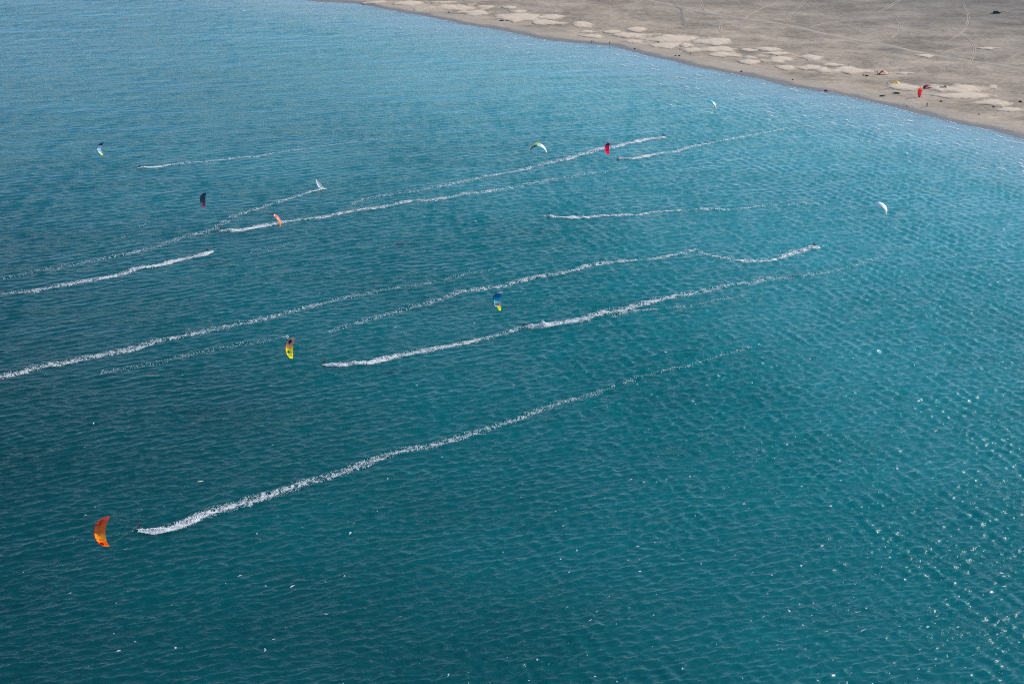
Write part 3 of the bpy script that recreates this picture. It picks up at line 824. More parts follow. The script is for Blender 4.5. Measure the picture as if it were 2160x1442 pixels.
def body_mesh(pose, wear):
    key = (pose, wear)
    if key in _body_cache: return _body_cache[key]
    P = skel(pose)
    names, co, ed, rad = [], [], [], []
    def add(n, p, r):
        names.append(n); co.append(tuple(p)); rad.append(r); return len(co) - 1
    ix = {}
    for n, p in P.items():
        ix[n] = add(n, p, RAD.get(n) or RAD[n[:2]])
    def E(*c):
        for a, b in zip(c, c[1:]): ed.append((ix[a], ix[b]))
    E('pelvis', 'waist', 'chest', 'neck', 'jaw', 'crown')
    for s_ in 'lr':
        E('chest', 'sh' + s_, 'el' + s_, 'ha' + s_)
        E('pelvis', 'hi' + s_, 'kn' + s_, 'an' + s_, 'to' + s_)
    # nose
    j = Vector(P['jaw']); f = Vector((1, 0, 0.1))
    ix['nose'] = add('nose', j + f * .095 + Vector((0, 0, .03)), (.014, .014)); E('jaw', 'nose')
    for s_, sy in (('l', 1), ('r', -1)):
        h = Vector(P['ha' + s_]); d = (h - Vector(P['el' + s_])).normalized()
        side = Vector((0, 0, 1)).cross(d); side = side.normalized() if side.length > .1 else Vector((1, 0, 0))
        curl = side.cross(d).normalized()
        palm = add('palm', h + d * .07, (.038, .018)); ed.append((ix['ha' + s_], palm))
        for q, ln in ((-.03, .065), (-.01, .078), (.01, .072), (.03, .055)):
            a = add('finger', Vector(co[palm]) + d * ln * .6 + side * q, (.009, .009))
            b = add('finger', Vector(co[palm]) + d * ln * .85 + side * q + curl * ln * .45, (.008, .008))
            ed.append((palm, a)); ed.append((a, b))
        th = add('thumb', h + d * .05 - side * .055, (.010, .010)); ed.append((ix['ha' + s_], th))
    me = bpy.data.meshes.new('body_src')
    me.from_pydata(co, ed, [])
    ob = bpy.data.objects.new('body_src', me)
    COL.objects.link(ob)
    ob.modifiers.new('skin', 'SKIN')
    sub = ob.modifiers.new('sub', 'SUBSURF'); sub.levels = 1
    if not me.skin_vertices: me.skin_vertices.new() if hasattr(me.skin_vertices, 'new') else None
    bm = bmesh.new(); bm.from_mesh(me)
    lay = bm.verts.layers.skin.verify()
    bm.verts.ensure_lookup_table()
    for i, v in enumerate(bm.verts):
        v[lay].radius = rad[i]; v[lay].use_root = (i == 0)
    bm.to_mesh(me); bm.free()
    dg = bpy.context.evaluated_depsgraph_get()
    ev = ob.evaluated_get(dg)
    body = bpy.data.meshes.new_from_object(ev)
    COL.objects.unlink(ob); bpy.data.objects.remove(ob)
    body.name = 'body'
    body.materials.clear(); body.materials.append(M_SKIN)
    body.polygons.foreach_set('use_smooth', [True] * len(body.polygons))
    segs = []
    zone = dict(suit=['pelvis', 'waist', 'chest'])
    def nearest(p):
        best, bn = 1e9, None
        for a, b in ed:
            A, B = Vector(co[a]), Vector(co[b]); AB = B - A
            t = max(0, min(1, (p - A).dot(AB) / max(1e-9, AB.dot(AB))))
            dd = (p - A - AB * t).length
            if dd < best: best, bn = dd, (names[a], names[b], t)
        return bn
    zones = []
    for pl in body.polygons:
        a, b, t = nearest(pl.center)
        nm = {a[:2], b[:2]}
        if 'ja' in nm or 'cr' in nm or 'no' in nm: z = 'head'
        elif 'ne' in nm: z = 'torso' if t < .5 else 'head'
        elif 'pa' in nm or 'fi' in nm or 'th' in nm: z = 'hand'
        elif 'ha' in nm: z = 'forearm' if t < .85 else 'hand'
        elif 'el' in nm: z = 'upperarm'
        elif 'to' in nm: z = 'foot'
        elif 'an' in nm: z = 'shin'
        elif 'kn' in nm: z = 'thigh'
        else: z = 'torso'
        zones.append(z)
    sets = {'wetsuit': [('wetsuit', ('torso', 'upperarm', 'forearm', 'thigh', 'shin', 'foot'))],
            'shorts': [('shorts', ('thigh',))],
            'clothes': [('shirt', ('torso', 'upperarm')), ('trousers', ('thigh', 'shin'))]}[wear]
    clothes = []
    body.calc_loop_triangles()
    nor = [v.normal.copy() for v in body.vertices]
    for nm, zs in sets:
        pid = [i for i, z in enumerate(zones) if z in zs]
        used = {}; V = []; Fc = []
        for i in pid:
            f_ = []
            for vi in body.polygons[i].vertices:
                if vi not in used:
                    used[vi] = len(V); V.append(tuple(body.vertices[vi].co + nor[vi] * 0.014))
                f_.append(used[vi])
            Fc.append(f_)
        cm = bpy.data.meshes.new(nm); cm.from_pydata(V, [], Fc)
        cm.polygons.foreach_set('use_smooth', [True] * len(cm.polygons)); clothes.append((nm, cm))
    # hair: a cap over the head
    cr, jw = Vector(P['crown']), Vector(P['jaw'])
    bm = bmesh.new(); bmesh.ops.create_icosphere(bm, subdivisions=2, radius=1)
    for v in bm.verts:
        v.co = Vector((v.co.x * .105 - .015, v.co.y * .098, v.co.z * .12)) + (cr * .7 + jw * .3) + Vector((0, 0, .03))
    drop = [v for v in bm.verts if v.co.x > cr.x + .035 and v.co.z < cr.z + .03]
    bmesh.ops.delete(bm, geom=drop, context='VERTS')
    hm = bpy.data.meshes.new('hair'); bm.to_mesh(hm); bm.free(); hm.materials.append(M_HAIR)
    _body_cache[key] = (body, clothes, hm)
    return _body_cache[key]
def make_person(label, loc, face, pose='stand', wear='wetsuit', cols=((0.012, 0.014, 0.02),), lean=0.0, side=0.0, group=None, scale=1.06):
    body, clothes, hm = body_mesh(pose, wear)
    o = bpy.data.objects.new('person', body)
    o.location = loc; o.rotation_mode = 'QUATERNION'
    o.rotation_quaternion = (Matrix.Rotation(face, 4, 'Z') @ Matrix.Rotation(-lean, 4, 'Y') @ Matrix.Rotation(side, 4, 'X')).to_quaternion()
    o.scale = (scale,) * 3
    COL.objects.link(o)
    tag(o, label, 'person', group)
    for k, (nm, cm) in enumerate(clothes):
        cm2 = cm.copy(); cm2.materials.clear(); cm2.materials.append(suit(cols[k % len(cols)]))
        c = bpy.data.objects.new(nm, cm2); COL.objects.link(c); c.parent = o
    h = bpy.data.objects.new('hair', hm); COL.objects.link(h); h.parent = o
    return o

# ---------------------------------------------------------------- kitesurfers
M_BOARD = [simple('board_gloss', c, 0.25, 0.05) for c in ((0.75, 0.75, 0.75), (0.7, 0.7, 0.68), (0.10, 0.20, 0.3), (0.05, 0.05, 0.06))]
M_PAD = simple('strap_rubber', (0.03, 0.03, 0.03), 0.7)
def board_mesh(L, Wd, th, rocker):
    V, Fc = [], []
    n, m = 15, 5
    for side in (0, 1):
        for i in range(n):
            a = i / (n - 1) * 2 - 1
            w = Wd / 2 * (max(0, 1 - abs(a) ** 3.2) ** 0.5 * .92 + .06)
            for j in range(m):
                b = j / (m - 1) * 2 - 1
                V.append((a * L / 2, b * w, rocker * a * a + (th if side == 0 else 0) * (1 - 0.5 * abs(b) ** 3)))
    k = n * m
    for i in range(n - 1):
        for j in range(m - 1):
            q = (i * m + j, (i + 1) * m + j, (i + 1) * m + j + 1, i * m + j + 1)
            Fc.append(q); Fc.append(tuple(k + t for t in reversed(q)))
    for i in range(n - 1):
        Fc.append((i * m, k + i * m, k + (i + 1) * m, (i + 1) * m)); a = i * m + m - 1; Fc.append((a, a + m, k + a + m, k + a))
    for j in range(m - 1):
        Fc.append((j, j + 1, k + j + 1, k + j)); a = (n - 1) * m + j; Fc.append((a, k + a, k + a + 1, a + 1))
    return V, Fc
def make_board(label, loc, yaw, tilt, mat):
    root = empty('kiteboard', loc)
    root.rotation_mode = 'QUATERNION'
    root.rotation_quaternion = (Matrix.Rotation(yaw, 4, 'Z') @ Matrix.Rotation(tilt, 4, 'X')).to_quaternion()
    tag(root, label, 'board', 'kiteboards under the riders')
    V, Fc = board_mesh(1.42, .44, .03, .06)
    mesh_obj('deck', V, Fc, mat, root)
    for x in (-.27, .27):
        V, Fc = tube([(x, -.12, .03), (x, -.08, .10), (x, 0, .13), (x, .08, .10), (x, .12, .03)], .02, 6)
        mesh_obj('foot_strap', V, Fc, M_PAD, root)
    for sx in (-1, 1):
        for sy in (-1, 1):
            x, y = sx * .62, sy * .13
            V = [(x - .05, y - .004, .05), (x + .05, y - .004, .05), (x + .03, y - .002, -.03), (x - .03, y - .002, -.03), (x - .05, y + .004, .05), (x + .05, y + .004, .05), (x + .03, y + .002, -.03), (x - .03, y + .002, -.03)]
            mesh_obj('fin', V, [(0, 1, 2, 3), (7, 6, 5, 4), (0, 4, 5, 1), (1, 5, 6, 2), (2, 6, 7, 3), (3, 7, 4, 0)], M_PAD, root, smooth=False)
    return root

def kite_at(rider_px, kite_px, L):
    """the kite hangs L metres from the rider's hands on the sight line of the photograph, on the near side"""
    x, y = gp(*rider_px)
    z = float(sea_z(np.array([x]), np.array([y]))[0])
    hands = Vector((x, y, z + 1.2))
    o = Vector((0, 0, H)); d = Vector(ray(*kite_px)).normalized()
    oc = o - hands; b = oc.dot(d); c = oc.dot(oc) - L * L
    disc = b * b - c
    t = -b if disc < 0 else -b - math.sqrt(disc)
    return Vector((x, y, z)), hands, o + d * t

RIDERS = [
 # rider px, kite px, line length, F direction (camera right, up, away), panels, leading edge, strut, size, depth, board yaw sign, labels
 dict(r=(293, 1117), k=(214, 1121), L=24, F=(-1, .0, 0), size=.98, depth=.95, half=80,
      panels=[(-1, -.45, (0.98, 0.13, 0.01)), (-.45, .02, (1.0, 0.33, 0.03)), (.02, .40, (1.0, 0.22, 0.05)), (.40, 1, (1.0, 0.15, 0.08))], le=(0.75, 0.05, 0.01), strut=(0.7, 0.08, 0.02),
      emb=[('disc', -.58, .40, .10, .22, (0.55, 0.01, 0.02)), ('bar', .45, .45, .16, .05, (0.62, 0.02, 0.03))], lk='plain orange and red kite, nearest and largest of the flying kites',
      lr='person in a black wetsuit at the head of the nearest wake', col=0),
 dict(r=(682, 768), k=(612, 733), L=24, F=(-1, .05, 0), size=.88, depth=.62, half=72,
      panels=[(-1, -.02, (0.92, 0.72, 0.0)), (-.02, 1, (0.98, 0.42, 0.26))], le=(0.7, 0.25, 0.05), strut=(0.8, 0.5, 0.05),
      emb=[('disc', -.40, .50, .27, .36, (0.55, 0.80, 0.72)), ('diamond', -.33, .44, .12, .2, (0.03, 0.38, 0.30)), ('diamond', .42, .48, .25, .32, (0.02, 0.16, 0.60)), ('disc2', .45, .45, .07, .10, (0.005, 0.02, 0.10))],
      lk='coral and yellow kite with a blue diamond and a pale round emblem', lr='person in a black wetsuit beside the coral and yellow kite', col=1),
 dict(r=(1103, 693), k=(1050, 633), L=24, F=(-1, .1, 0), size=.86, depth=.9, half=80,
      panels=[(-1, -.55, (0.92, 0.75, 0.0)), (-.55, -.22, (0.35, 0.34, 0.38)), (-.22, .10, (0.02, 0.45, 0.75)), (.10, .50, (0.01, 0.25, 0.62)), (.50, .80, WHT), (.80, 1, (0.88, 0.15, 0.10))],
      le=BLK, strut=BLK, emb=[('bar', .12, .5, .015, .45, (0.01, 0.06, 0.30)), ('bar', -.38, .5, .06, .3, (0.60, 0.30, 0.36))], stripes=[(-.98, -.5, .02, .45, (0.02, 0.45, 0.70))],
      lk='blue striped kite with white, red and yellow tips', lr='person in a black wetsuit just left of the tall spray plume', col=2),
 dict(r=(464, 488), k=(429, 420), L=24, F=(-1, .05, 0), size=.80, depth=.62, half=76,
      panels=[(-1, -.60, (0.40, 0.01, 0.05)), (-.60, .35, (0.06, 0.10, 0.15)), (.35, .75, (0.015, 0.03, 0.09)), (.75, 1, (0.22, 0.16, 0.20))], le=(0.02, 0.03, 0.06), strut=(0.25, 0.65, 0.75), emb=[],
      stripes=[(-.5, .9, .90, 1.0, (0.45, 0.75, 0.85))], lk='dark grey kite with a crimson lower tip', lr='person low in the water at the head of the double foam trail', col=3),
 dict(r=(441, 531), k=(582, 467), L=26.5, F=(-.38, -.62, -1.0), size=.93, depth=1.0, half=80,
      panels=[(-1, -.58, (0.02, 0.02, 0.08)), (-.58, -.50, WHT), (-.50, .0, (0.95, 0.13, 0.07)), (.0, .8, (1.0, 0.24, 0.06)), (.8, 1, (0.85, 0.45, 0.42))], le=(0.90, 0.30, 0.22), strut=(0.05, 0.08, 0.12), emb=[],
      lk='small coral orange kite with a dark blue tip over the foam trail', lr='person in black leaning back at the head of the thick left wake', col=0),
 dict(r=(292, 354), k=(212, 313), L=24, F=(-1, .1, 0), size=.78, depth=.80, half=80,
      panels=[(-1, -.58, (0.85, 0.85, 0.15)), (-.58, .28, (0.42, 0.66, 0.80)), (.28, .88, (0.03, 0.05, 0.20)), (.88, 1, (0.2, 0.45, 0.6))], le=(0.03, 0.06, 0.18), strut=(0.02, 0.05, 0.12), emb=[],
      lk='navy and pale blue kite with a yellow lower tip, leftmost in the distance', lr='person in black at the left end of the thin straight far wake', col=1),
 dict(r=(1156, 457), k=(1133, 314), L=27.5, F=(0, .55, 1.0), size=1.0, depth=1.2, half=88,
      panels=[(-1, -.30, WHT), (-.30, .66, (0.86, 0.74, 0.02)), (.66, 1, (0.02, 0.35, 0.60))], le=(0.85, 0.85, 0.80), strut=(0.01, 0.12, 0.40), emb=[], stripes=[(-.75, -.05, .55, .98, (0.55, 0.80, 0.92)), (-.05, .6, .62, 1.0, (0.01, 0.20, 0.50))],
      lk='yellow, blue and white arched kite high above the bay', lr='person crouching in black amid spray in the middle of the bay', col=2),
 dict(r=(1303, 337), k=(1281, 313), L=24, F=(-1, .05, 0), size=.72, depth=.75, half=76,
      panels=[(-1, .30, (0.78, 0.01, 0.07)), (.30, .85, (0.28, 0.005, 0.06)), (.85, 1, (0.5, 0.3, 0.4))], le=(0.72, 0.01, 0.06), strut=(0.8, 0.35, 0.4), emb=[('disc', -.25, .5, .08, .18, (0.3, 0.0, 0.01))],
      lk='crimson kite crossing the wake in front of the beach', lr='person in black at the head of the short wake under the crimson kite', col=3),
 dict(r=(1402, 288), k=(1502, 222), L=26.5, F=(-.3, -.55, -1.0), size=.80, depth=1.15, half=86,
      panels=[(-1, -.15, (0.15, 0.65, 0.75)), (-.15, .10, WHT), (.10, .60, (0.85, 0.55, 0.22)), (.60, 1, (0.35, 0.42, 0.42))], le=(0.05, 0.25, 0.32), strut=(0.08, 0.12, 0.14), emb=[],
      lk='small turquoise and sand coloured kite nearest the beach', lr='person in black leaning far back at the right end of the long wake', col=0),
 dict(r=(1720, 521), k=(1860, 441), L=28, F=(-.3, -.5, -1.0), size=.86, depth=1.1, half=86,
      panels=[(-1, -.7, (0.5, 0.68, 0.8)), (-.7, .68, (0.88, 0.87, 0.88)), (.68, 1, (0.45, 0.65, 0.75))], le=(0.8, 0.8, 0.82), strut=(0.03, 0.05, 0.06), emb=[], stripes=[(.45, .72, .75, 1.0, BLK), (-.78, -.66, .7, 1.0, (.02, .05, .1))],
      lk='plain white crescent kite on the right', lr='person in black with knees bent at the end of the curved wake', col=1),
]
BWHERE = ['at the head of the nearest wake', 'beside the coral and yellow kite', 'left of the tall spray plume', 'heading the double foam trail', 'at the head of the thick left wake',
          'at the end of the thin far wake', 'crouching in the middle of the bay', 'below the crimson kite', 'nearest the beach on the long wake', 'ending the curved wake']
for i, d in enumerate(RIDERS):
    TRANS[0] = 0.80 if d['F'][0] == -1 else 0.22
    base, hands, kc = kite_at(d['r'], d['k'], d['L'])
    N = (kc - hands).normalized()
    Fw = CAM_X * d['F'][0] + CAM_UP * d['F'][1] - CAM_BACK * d['F'][2]
    hv = Vector((N.x, N.y, 0)); face = math.atan2(hv.y, hv.x)
    lean = R(18 + 6 * (i % 3))
    prs = make_person(d['lr'], (base.x, base.y, base.z + 0.16), face, 'ride', 'wetsuit', ((0.010, 0.012, 0.018), (0.02, 0.02, 0.03))[i % 2:i % 2 + 1], lean=lean, group='kitesurfers riding in the bay')
    hl = prs.rotation_quaternion @ Vector((.10, 0, 1.06)) + prs.location
    # centre of the wing so that its middle sits on the sight line
    w0 = kc - N * (1.4 * d['depth'] * d['size'])
    make_kite(d['lk'], w0, N, Fw, d['panels'], d['le'], d['strut'], d['size'], d['depth'], d['emb'], hands=hl, half=d['half'], stripes=d.get('stripes', ()), flip=-1 if d['F'][0] == -1 else 1, sweep={1: 1.35, 2: 1.7, 3: 1.35, 7: 1.5}.get(i, 2.15))
    make_board('kiteboard under the rider ' + BWHERE[i], (base.x, base.y, base.z + 0.10), face + math.pi / 2, R(-14), M_BOARD[d['col']])

# ---------------------------------------------------------------- windsurfer
def windsurfer():
    x, y = gp(684, 399); z = float(sea_z(np.array([x]), np.array([y]))[0]) + .10
    root = empty('windsurf_board', (x, y, z))
    tag(root, 'windsurfing board with a tall white sail raked to the left', 'windsurf board')
    V, Fc = board_mesh(2.5, .62, .09, .08)
    V = [(v[0] * .98 - .1, v[1], v[2]) for v in V]
    ya = R(24)
    rot = Matrix.Rotation(ya, 3, 'Z')
    mesh_obj('hull', [rot @ Vector(v) for v in V], Fc, simple('white_gelcoat', (0.82, 0.82, 0.80), 0.25, .04), root)
    M_SAIL = cloth('sail_film', (0.95, 0.95, 0.95), .55)
    foot = Vector((.15, .05, .12)); top = Vector((-3.1, -.35, 4.3)); clew = Vector((-2.15, -.25, .62))
    def mast(t): return foot.lerp(top, t) + Vector((0.35, 0.05, 0.25)) * math.sin(math.pi * t) * .5
    V, Fc = tube([mast(t / 12) for t in range(13)], [.035 - .018 * t / 12 for t in range(13)], 6)
    mesh_obj('mast', V, Fc, simple('mast_carbon', (.04, .04, .045), .4), root)
    pan = [(0.04, 0.33), (0.33, 0.62), (0.62, 1.0)]
    def leech(t):
        if t < .28: return foot.lerp(clew, .15 + t / .28 * .85)
        return clew.lerp(top, (t - .28) / .72) + Vector((-.35, -.1, .1)) * math.sin(math.pi * (t - .28) / .72) * .6
    for a, b in pan:
        V, Fc = [], []; nu, nv = 8, 6
        for sd_ in (0,):
            for i in range(nu + 1):
                t = a + (b - a) * i / nu
                for j in range(nv + 1):
                    q = j / nv; p = mast(t).lerp(leech(t), q)
                    V.append(p + Vector((.25, -1, .1)).normalized() * (.28 * math.sin(math.pi * q) * (1 - t * .7) - sd_ * .012))
        m = (nu + 1) * (nv + 1)
        for i in range(nu):
            for j in range(nv):
                k = i * (nv + 1) + j
                Fc.append((k, k + nv + 1, k + nv + 2, k + 1))
        mesh_obj('sail_panel', V, Fc, M_SAIL, root)
    bm_a = mast(.27)
    for s_ in (-1, 1):
        V, Fc = tube([bm_a, bm_a.lerp(clew, .3) + Vector((.05, s_ * .3, 0)), bm_a.lerp(clew, .7) + Vector((.05, s_ * .28, 0)), clew], .018, 6)
        mesh_obj('boom', V, Fc, M_BAR, root)
    V = [(-1.15, -.006, .02), (-.9, -.006, .02), (-1.02, -.003, -.34), (-1.15, -.003, -.34), (-1.15, .006, .02), (-.9, .006, .02), (-1.02, .003, -.34), (-1.15, .003, -.34)]
    mesh_obj('fin', [rot @ Vector(v) for v in V], [(0, 1, 2, 3), (7, 6, 5, 4), (0, 4, 5, 1), (1, 5, 6, 2), (2, 6, 7, 3), (3, 7, 4, 0)], M_PAD, root, smooth=False)
    make_person('person hanging on the boom behind the white windsurfing sail', (x - .55, y + .15, z + .06), R(-60), 'ride', 'wetsuit', ((0.03, 0.03, 0.04),), lean=R(8))
windsurfer()

# ---------------------------------------------------------------- on the beach
def land_kite(label, px, py, wpx, panels, le, F=(0, 1, .2), N=(0, -.25, 1), depth=.45, crumple=.12, size=None):
    x, y, z = on_land(px, py)
    size = wpx / scale_at(x, y) / 6.6
    return make_kite(label, (x, y, z + .1), N, F, panels, le, (.3, .3, .32), size, depth, (), None, crumple, group='kites lying on the beach', half=80)
land_kite('orange kite lying crumpled on the sand beside a standing person', 1863, 156.5, 19, [(-1, -.4, (.75, .13, .05)), (-.4, .1, (.85, .50, .40)), (.1, .6, (.60, .07, .03)), (.6, 1, (.85, .30, .18))], (.45, .04, .02), depth=.75, crumple=.15)
land_kite('yellow kite lying on the sand nearer the water', 1890, 177, 19, [(-1, -.1, (.80, .52, .10)), (-.1, 1, (.90, .66, .02))], (.45, .28, .02), depth=.6, crumple=.16, F=(.3, 1, .2))
land_kite('dark magenta kite lying on the sand behind the upright red kite', 1955, 186, 21, [(-1, -.45, (.08, .015, .09)), (-.45, .35, (.50, .02, .12)), (.35, 1, (.22, .0, .03))], (.10, .01, .05), depth=.6, crumple=.10, F=(-.3, 1, .1))
land_kite('grey and white kite lying folded on the edge of a pale sand drift', 1993, 186, 15, [(-1, -.3, (.55, .55, .58)), (-.3, .2, (.10, .10, .12)), (.2, 1, (.50, .50, .53))], (.06, .06, .08), depth=.6, crumple=.2)
# upright red kite, held ready on its tip; it throws the long shadow to the left
x, y, z = on_land(1940, 206)
TRANS[0] = 0.6
w = 5.0 / 6.5
px_, py_, pz_ = on_land(1955, 225)
make_kite('upright red kite with an orange top standing on its tip, casting a long shadow', (x, y, z + 3.25 * w + .05), (-.12, 1, .0), (-1, -.05, .1),
          [(-1, -.62, (.55, .0, .03)), (-.62, .40, (.85, .015, .05)), (.40, .75, (.92, .16, .02)), (.75, 1, (.90, .30, .12))], (.35, .0, .03), (.75, .1, .1), w, .35, (), hands=(px_, py_, pz_ + 1.25), group=None, half=58, sweep=0.9)
make_person('person holding the lines of the upright red kite near the water', (px_, py_, pz_), R(95), 'reach', 'wetsuit', ((.02, .02, .025),))
for (px, py, face, pose, wear, cols, lab) in [
    (1850, 157.5, 10, 'stand', 'clothes', ((.03, .03, .035), (.02, .02, .025)), 'person in dark clothes standing left of the crumpled orange kite'),
    (1984, 187, -30, 'bend', 'clothes', ((.03, .03, .04), (.03, .03, .04)), 'person bending over the grey and white kite on the sand'),
    (1247.7, 92.0, 20, 'stand', 'shorts', ((.10, .05, .05),), 'person walking at the waterline, left one of a pair'),
    (1251.3, 90.0, 200, 'stand', 'shorts', ((.03, .03, .05),), 'person walking at the waterline, right one of a pair'),
    (1286, 94.0, 190, 'stand', 'wetsuit', ((.02, .02, .02),), 'person alone in dark wetsuit on the wet sand right of the walking pair'),
    (909, 29, 0, 'stand', 'clothes', ((.4, .4, .42), (.04, .04, .06)), 'person in a pale shirt on the far beach, leftmost on the sand'),
    ]:
    x, y, z = on_land(px, py)
    make_person(lab, (x, y, z), R(face), pose, wear, cols)

# gear bags and bits of dark wrack
M_WRACK = simple('dried_weed', (0.03, 0.027, 0.022), 0.9, .3, 3, bump=.5)
M_BAG = simple('bag_nylon', (0.02, 0.02, 0.03), 0.6)
M_BAGW = simple('pale_nylon', (0.55, 0.55, 0.60), 0.6)
def lump(name, px, py, lx, ly, h, mat, seed=0, rz=0.0, rough=.25):
    x, y, z = on_land(px, py)
    bm = bmesh.new(); bmesh.ops.create_icosphere(bm, subdivisions=3, radius=1)
    r = random.Random(seed)
    o1, o2 = r.uniform(0, 50), r.uniform(0, 50)
    for v in bm.verts:
        c = v.co
        k = 1 + rough * (math.sin(c.x * 4 + o1) * math.cos(c.y * 5 + o2) + .5 * math.sin(c.z * 7 + o1 + c.x * 6))
        v.co = Vector((c.x * lx / 2 * k, c.y * ly / 2 * k, max(-.15, c.z) * h * k))
    me = bpy.data.meshes.new(name); bm.to_mesh(me); bm.free()
    me.polygons.foreach_set('use_smooth', [True] * len(me.polygons)); me.materials.append(mat)
    o = bpy.data.objects.new(name, me); o.location = (x, y, z); o.rotation_euler = (0, 0, rz); COL.objects.link(o)
    return o
def make_bag(label, px, py, L, mat, rz):
    x, y, z = on_land(px, py)
    root = empty('gear_bag', (x, y, z), rz); tag(root, label, 'bag')
    V, Fc = tube([(-L / 2, 0, .22), (-L / 2 + .1, 0, .24), (0, 0, .27), (L / 2 - .1, 0, .24), (L / 2, 0, .2)], [.12, .24, .28, .23, .1], 10)
    mesh_obj('sack', V, Fc, mat, root)
    for s_ in (-1, 1):
        V, Fc = tube([(-.25, s_ * .15, .48), (-.15, s_ * .1, .62), (.15, s_ * .1, .62), (.25, s_ * .15, .48)], .02, 5)
        mesh_obj('handle', V, Fc, M_PAD, root)
make_bag('round dark gear bag on the sand left of the crumpled orange kite', 1822, 159.6, .9, M_BAG, .4)
make_bag('long dark gear bag on the sand left of the crumpled orange kite', 1828.5, 160.6, 1.8, M_BAG, .05)
make_bag('small pale gear bag beside the yellow kite', 1873, 176, .9, M_BAGW, .3)
make_bag('dark gear bag touching the left end of the crumpled orange kite', 1855, 157.2, 1.1, M_BAG, .2)
make_bag('purple gear bag on the far beach below a dark clump', 1058, 44.5, 2.6, simple('purple_nylon', (.05, .03, .12), .6), .05)
make_bag('short purple gear bag at the right end of the long one', 1069.5, 44.3, 1.1, simple('purple_nylon_dark', (.04, .02, .09), .6), .05)
o = lump('dark_mound', 1891, 197, 3.4, 2.6, .55, simple('dark_hump', (.035, .04, .042), .8, .2, 1), 3, -.3); tag(o, 'long dark hump left of the upright red kite, the larger of two', 'mound')  # plain low mounds of a dark tone
o = lump('dark_mound', 1862, 202.5, 2.5, 1.8, .45, simple('dark_hump_green', (.035, .04, .03), .8, .2, 1), 5, -.1); tag(o, 'smaller dark hump nearest the water', 'mound')
for k, (px, py, s_, wh) in enumerate([
    (1082, 39, 0.9, 'above the purple gear bags on the far beach'),
    (1046, 24.5, 0.5, 'high on the far beach, left of the purple bags'),
    (1339, 103.5, 0.8, 'close to the water right of the lone wader'),
    (1425, 118, 0.8, 'near the water, left one of two close together'),
    (1433, 118.5, 0.9, 'near the water, right one of two close together'),
    (1457, 114, 0.6, 'between two drifts just inland of a close pair'),
    (1389, 89, 1.0, 'on the edge of a large drift right of the walkers'),
    (1564, 151, 0.9, 'by itself near the waterline midway along the beach'),
    (1639, 120, 1.1, 'in the middle of a pale drift'),
    (1672, 169, 0.7, 'near the water below a pale drift'),
    (1741, 192, 1.0, 'at the waterline, left one of a touching pair'),
    (1744, 191.5, 0.7, 'at the waterline, right one of a touching pair'),
    (1704, 128, 0.3, 'tiny, below a pale drift'),
    (1985, 214.5, 1.0, 'right of the person holding the red kite'),
    (1907, 220, 0.5, 'left of the person holding the red kite, upper one'),
    (1913, 224, 0.6, 'left of the person holding the red kite, lower one'),
    (2152, 215, 1.2, 'at the right edge of the picture'),
    (2096, 226, 0.9, 'below the drift at the right edge, larger one'),
    (2078, 227, 0.5, 'below the drift at the right edge, smaller one'),
    (2065, 241.5, 0.7, 'nearest the water on the right part of the beach'),
    (1245, 63, 0.4, 'between two drifts above the walkers'),
    (947, 27, 1.0, 'near the water beside the leftmost person'),
    (1898, 147, 0.6, 'above the crumpled orange kite')]):
    o = lump('weed_clump', px, py, s_ * 1.3, s_ * 1.0, s_ * .45, M_WRACK, 20 + k, k * .7, .4)
    tag(o, 'dark weed clump ' + wh, 'weed clump', 'dark clumps of weed scattered on the beach')

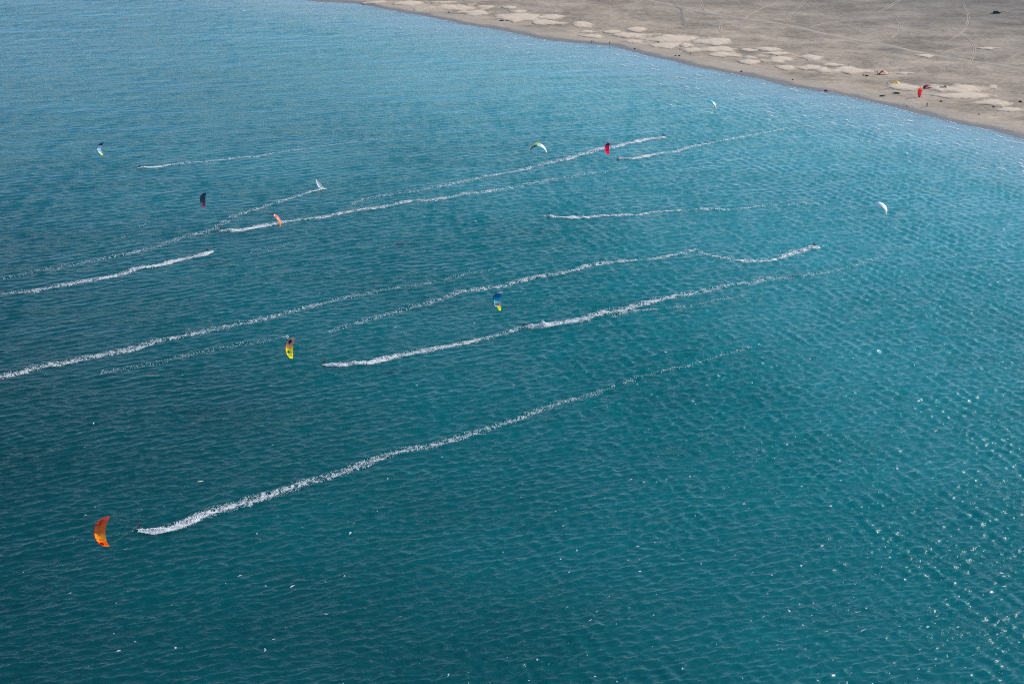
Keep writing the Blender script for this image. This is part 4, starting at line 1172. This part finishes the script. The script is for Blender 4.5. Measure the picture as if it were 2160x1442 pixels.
# ---------------------------------------------------------------- parked car, far up the flats
def make_car():
    x, y, z = on_land(2102, 29)
    root = empty('parked_car', (x, y, z), R(8))
    tag(root, 'dark off-road car standing alone far up the sand flat', 'car')
    M_P = simple('dark_car_paint', (.018, .03, .035), .3, .05, metallic=.3)
    M_G = simple('car_glass', (.02, .025, .03), .05); M_W = simple('car_rubber', (.02, .02, .02), .8); M_RIM = simple('rim_alloy', (.5, .5, .5), .35, metallic=.8)
    M_L = simple('lamp_glass', (.8, .8, .75), .1); M_R = simple('tail_lamp', (.5, .02, .02), .2)
    # side profile (x forward, z up), lofted across with tumblehome
    prof = [(-2.25, .45), (-2.30, .75), (-2.25, 1.05), (-2.05, 1.12), (-1.75, 1.68), (-1.5, 1.76), (.1, 1.78), (.35, 1.70), (.95, 1.14), (2.05, 1.02), (2.28, .85), (2.30, .50), (2.2, .38), (-2.15, .36)]
    ys = [-.92, -.86, -.70, 0, .70, .86, .92]
    V, Fc = [], []
    for yy in ys:
        e = {0.92: 0, 0.86: .6, 0.70: 1, 0: 1}[abs(yy)]
        for (a, b) in prof:
            top = max(0, (b - 1.05) / .73)
            sc = 1 - .20 * top * (1 if yy else 0)
            V.append((a * (0.985 + .015 * e), yy * sc, b * (0.99 + .01 * e) + (.03 if yy == 0 and b > 1 else 0)))
    n = len(prof)
    for i in range(len(ys) - 1):
        for j in range(n):
            Fc.append((i * n + j, i * n + (j + 1) % n, (i + 1) * n + (j + 1) % n, (i + 1) * n + j))
    Fc.append(tuple(range(n - 1, -1, -1))); Fc.append(tuple((len(ys) - 1) * n + j for j in range(n)))
    mesh_obj('body', V, Fc, M_P, root, smooth=False)
    def pane(name, pts, mat):
        c = [Vector(p) for p in pts]; nrm = (c[1] - c[0]).cross(c[2] - c[0]).normalized() * .012
        mesh_obj(name, [p + nrm for p in c] + [p - nrm for p in c], [(0, 1, 2, 3), (7, 6, 5, 4), (0, 4, 5, 1), (1, 5, 6, 2), (2, 6, 7, 3), (3, 7, 4, 0)], mat, root, smooth=False)
    pane('windscreen', [(.93, -.68, 1.20), (.93, .68, 1.20), (.42, .62, 1.70), (.42, -.62, 1.70)], M_G)
    pane('rear_window', [(-2.05, -.68, 1.20), (-1.80, -.60, 1.64), (-1.80, .60, 1.64), (-2.05, .68, 1.20)], M_G)
    for s_ in (-1, 1):
        for a, b in ((-1.7, -.75), (-.68, .05), (.12, .62)):
            pane('side_window', [(a, s_ * .905, 1.14), (b, s_ * .905, 1.14), (min(b, .28), s_ * .775, 1.62), (a + .1, s_ * .775, 1.62)], M_G)
        for wx in (-1.4, 1.4):
            V, Fc = [], []
            seg = 18
            prf = [(.16, -.11), (.33, -.12), (.37, -.08), (.37, .08), (.33, .12), (.16, .11)]
            for k in range(seg):
                a = 2 * math.pi * k / seg
                for (r_, q) in prf: V.append((wx + r_ * math.cos(a), s_ * .84 + q, .37 + r_ * math.sin(a)))
            for k in range(seg):
                for j in range(len(prf)):
                    Fc.append((k * 6 + j, k * 6 + (j + 1) % 6, ((k + 1) % seg) * 6 + (j + 1) % 6, ((k + 1) % seg) * 6 + j))
            wh = mesh_obj('wheel', V, Fc, M_W, root)
            V, Fc = tube([(wx, s_ * .84 - .09, .37), (wx, s_ * .84 + .09, .37)], .22, 14)
            mesh_obj('rim', V, Fc, M_RIM, wh, smooth=False)
        V, Fc = tube([(2.24, s_ * .62, .78), (2.33, s_ * .62, .78)], .11, 10); mesh_obj('headlight', V, Fc, M_L, root)
        V, Fc = tube([(-2.26, s_ * .72, .88), (-2.33, s_ * .72, .88)], .09, 10); mesh_obj('tail_light', V, Fc, M_R, root)
make_car()
ribbon('tyre_track', [(2112, 26), (2125, 28), (2140, 30), (2165, 31)], 1.2, M_TRACK, 0.12)
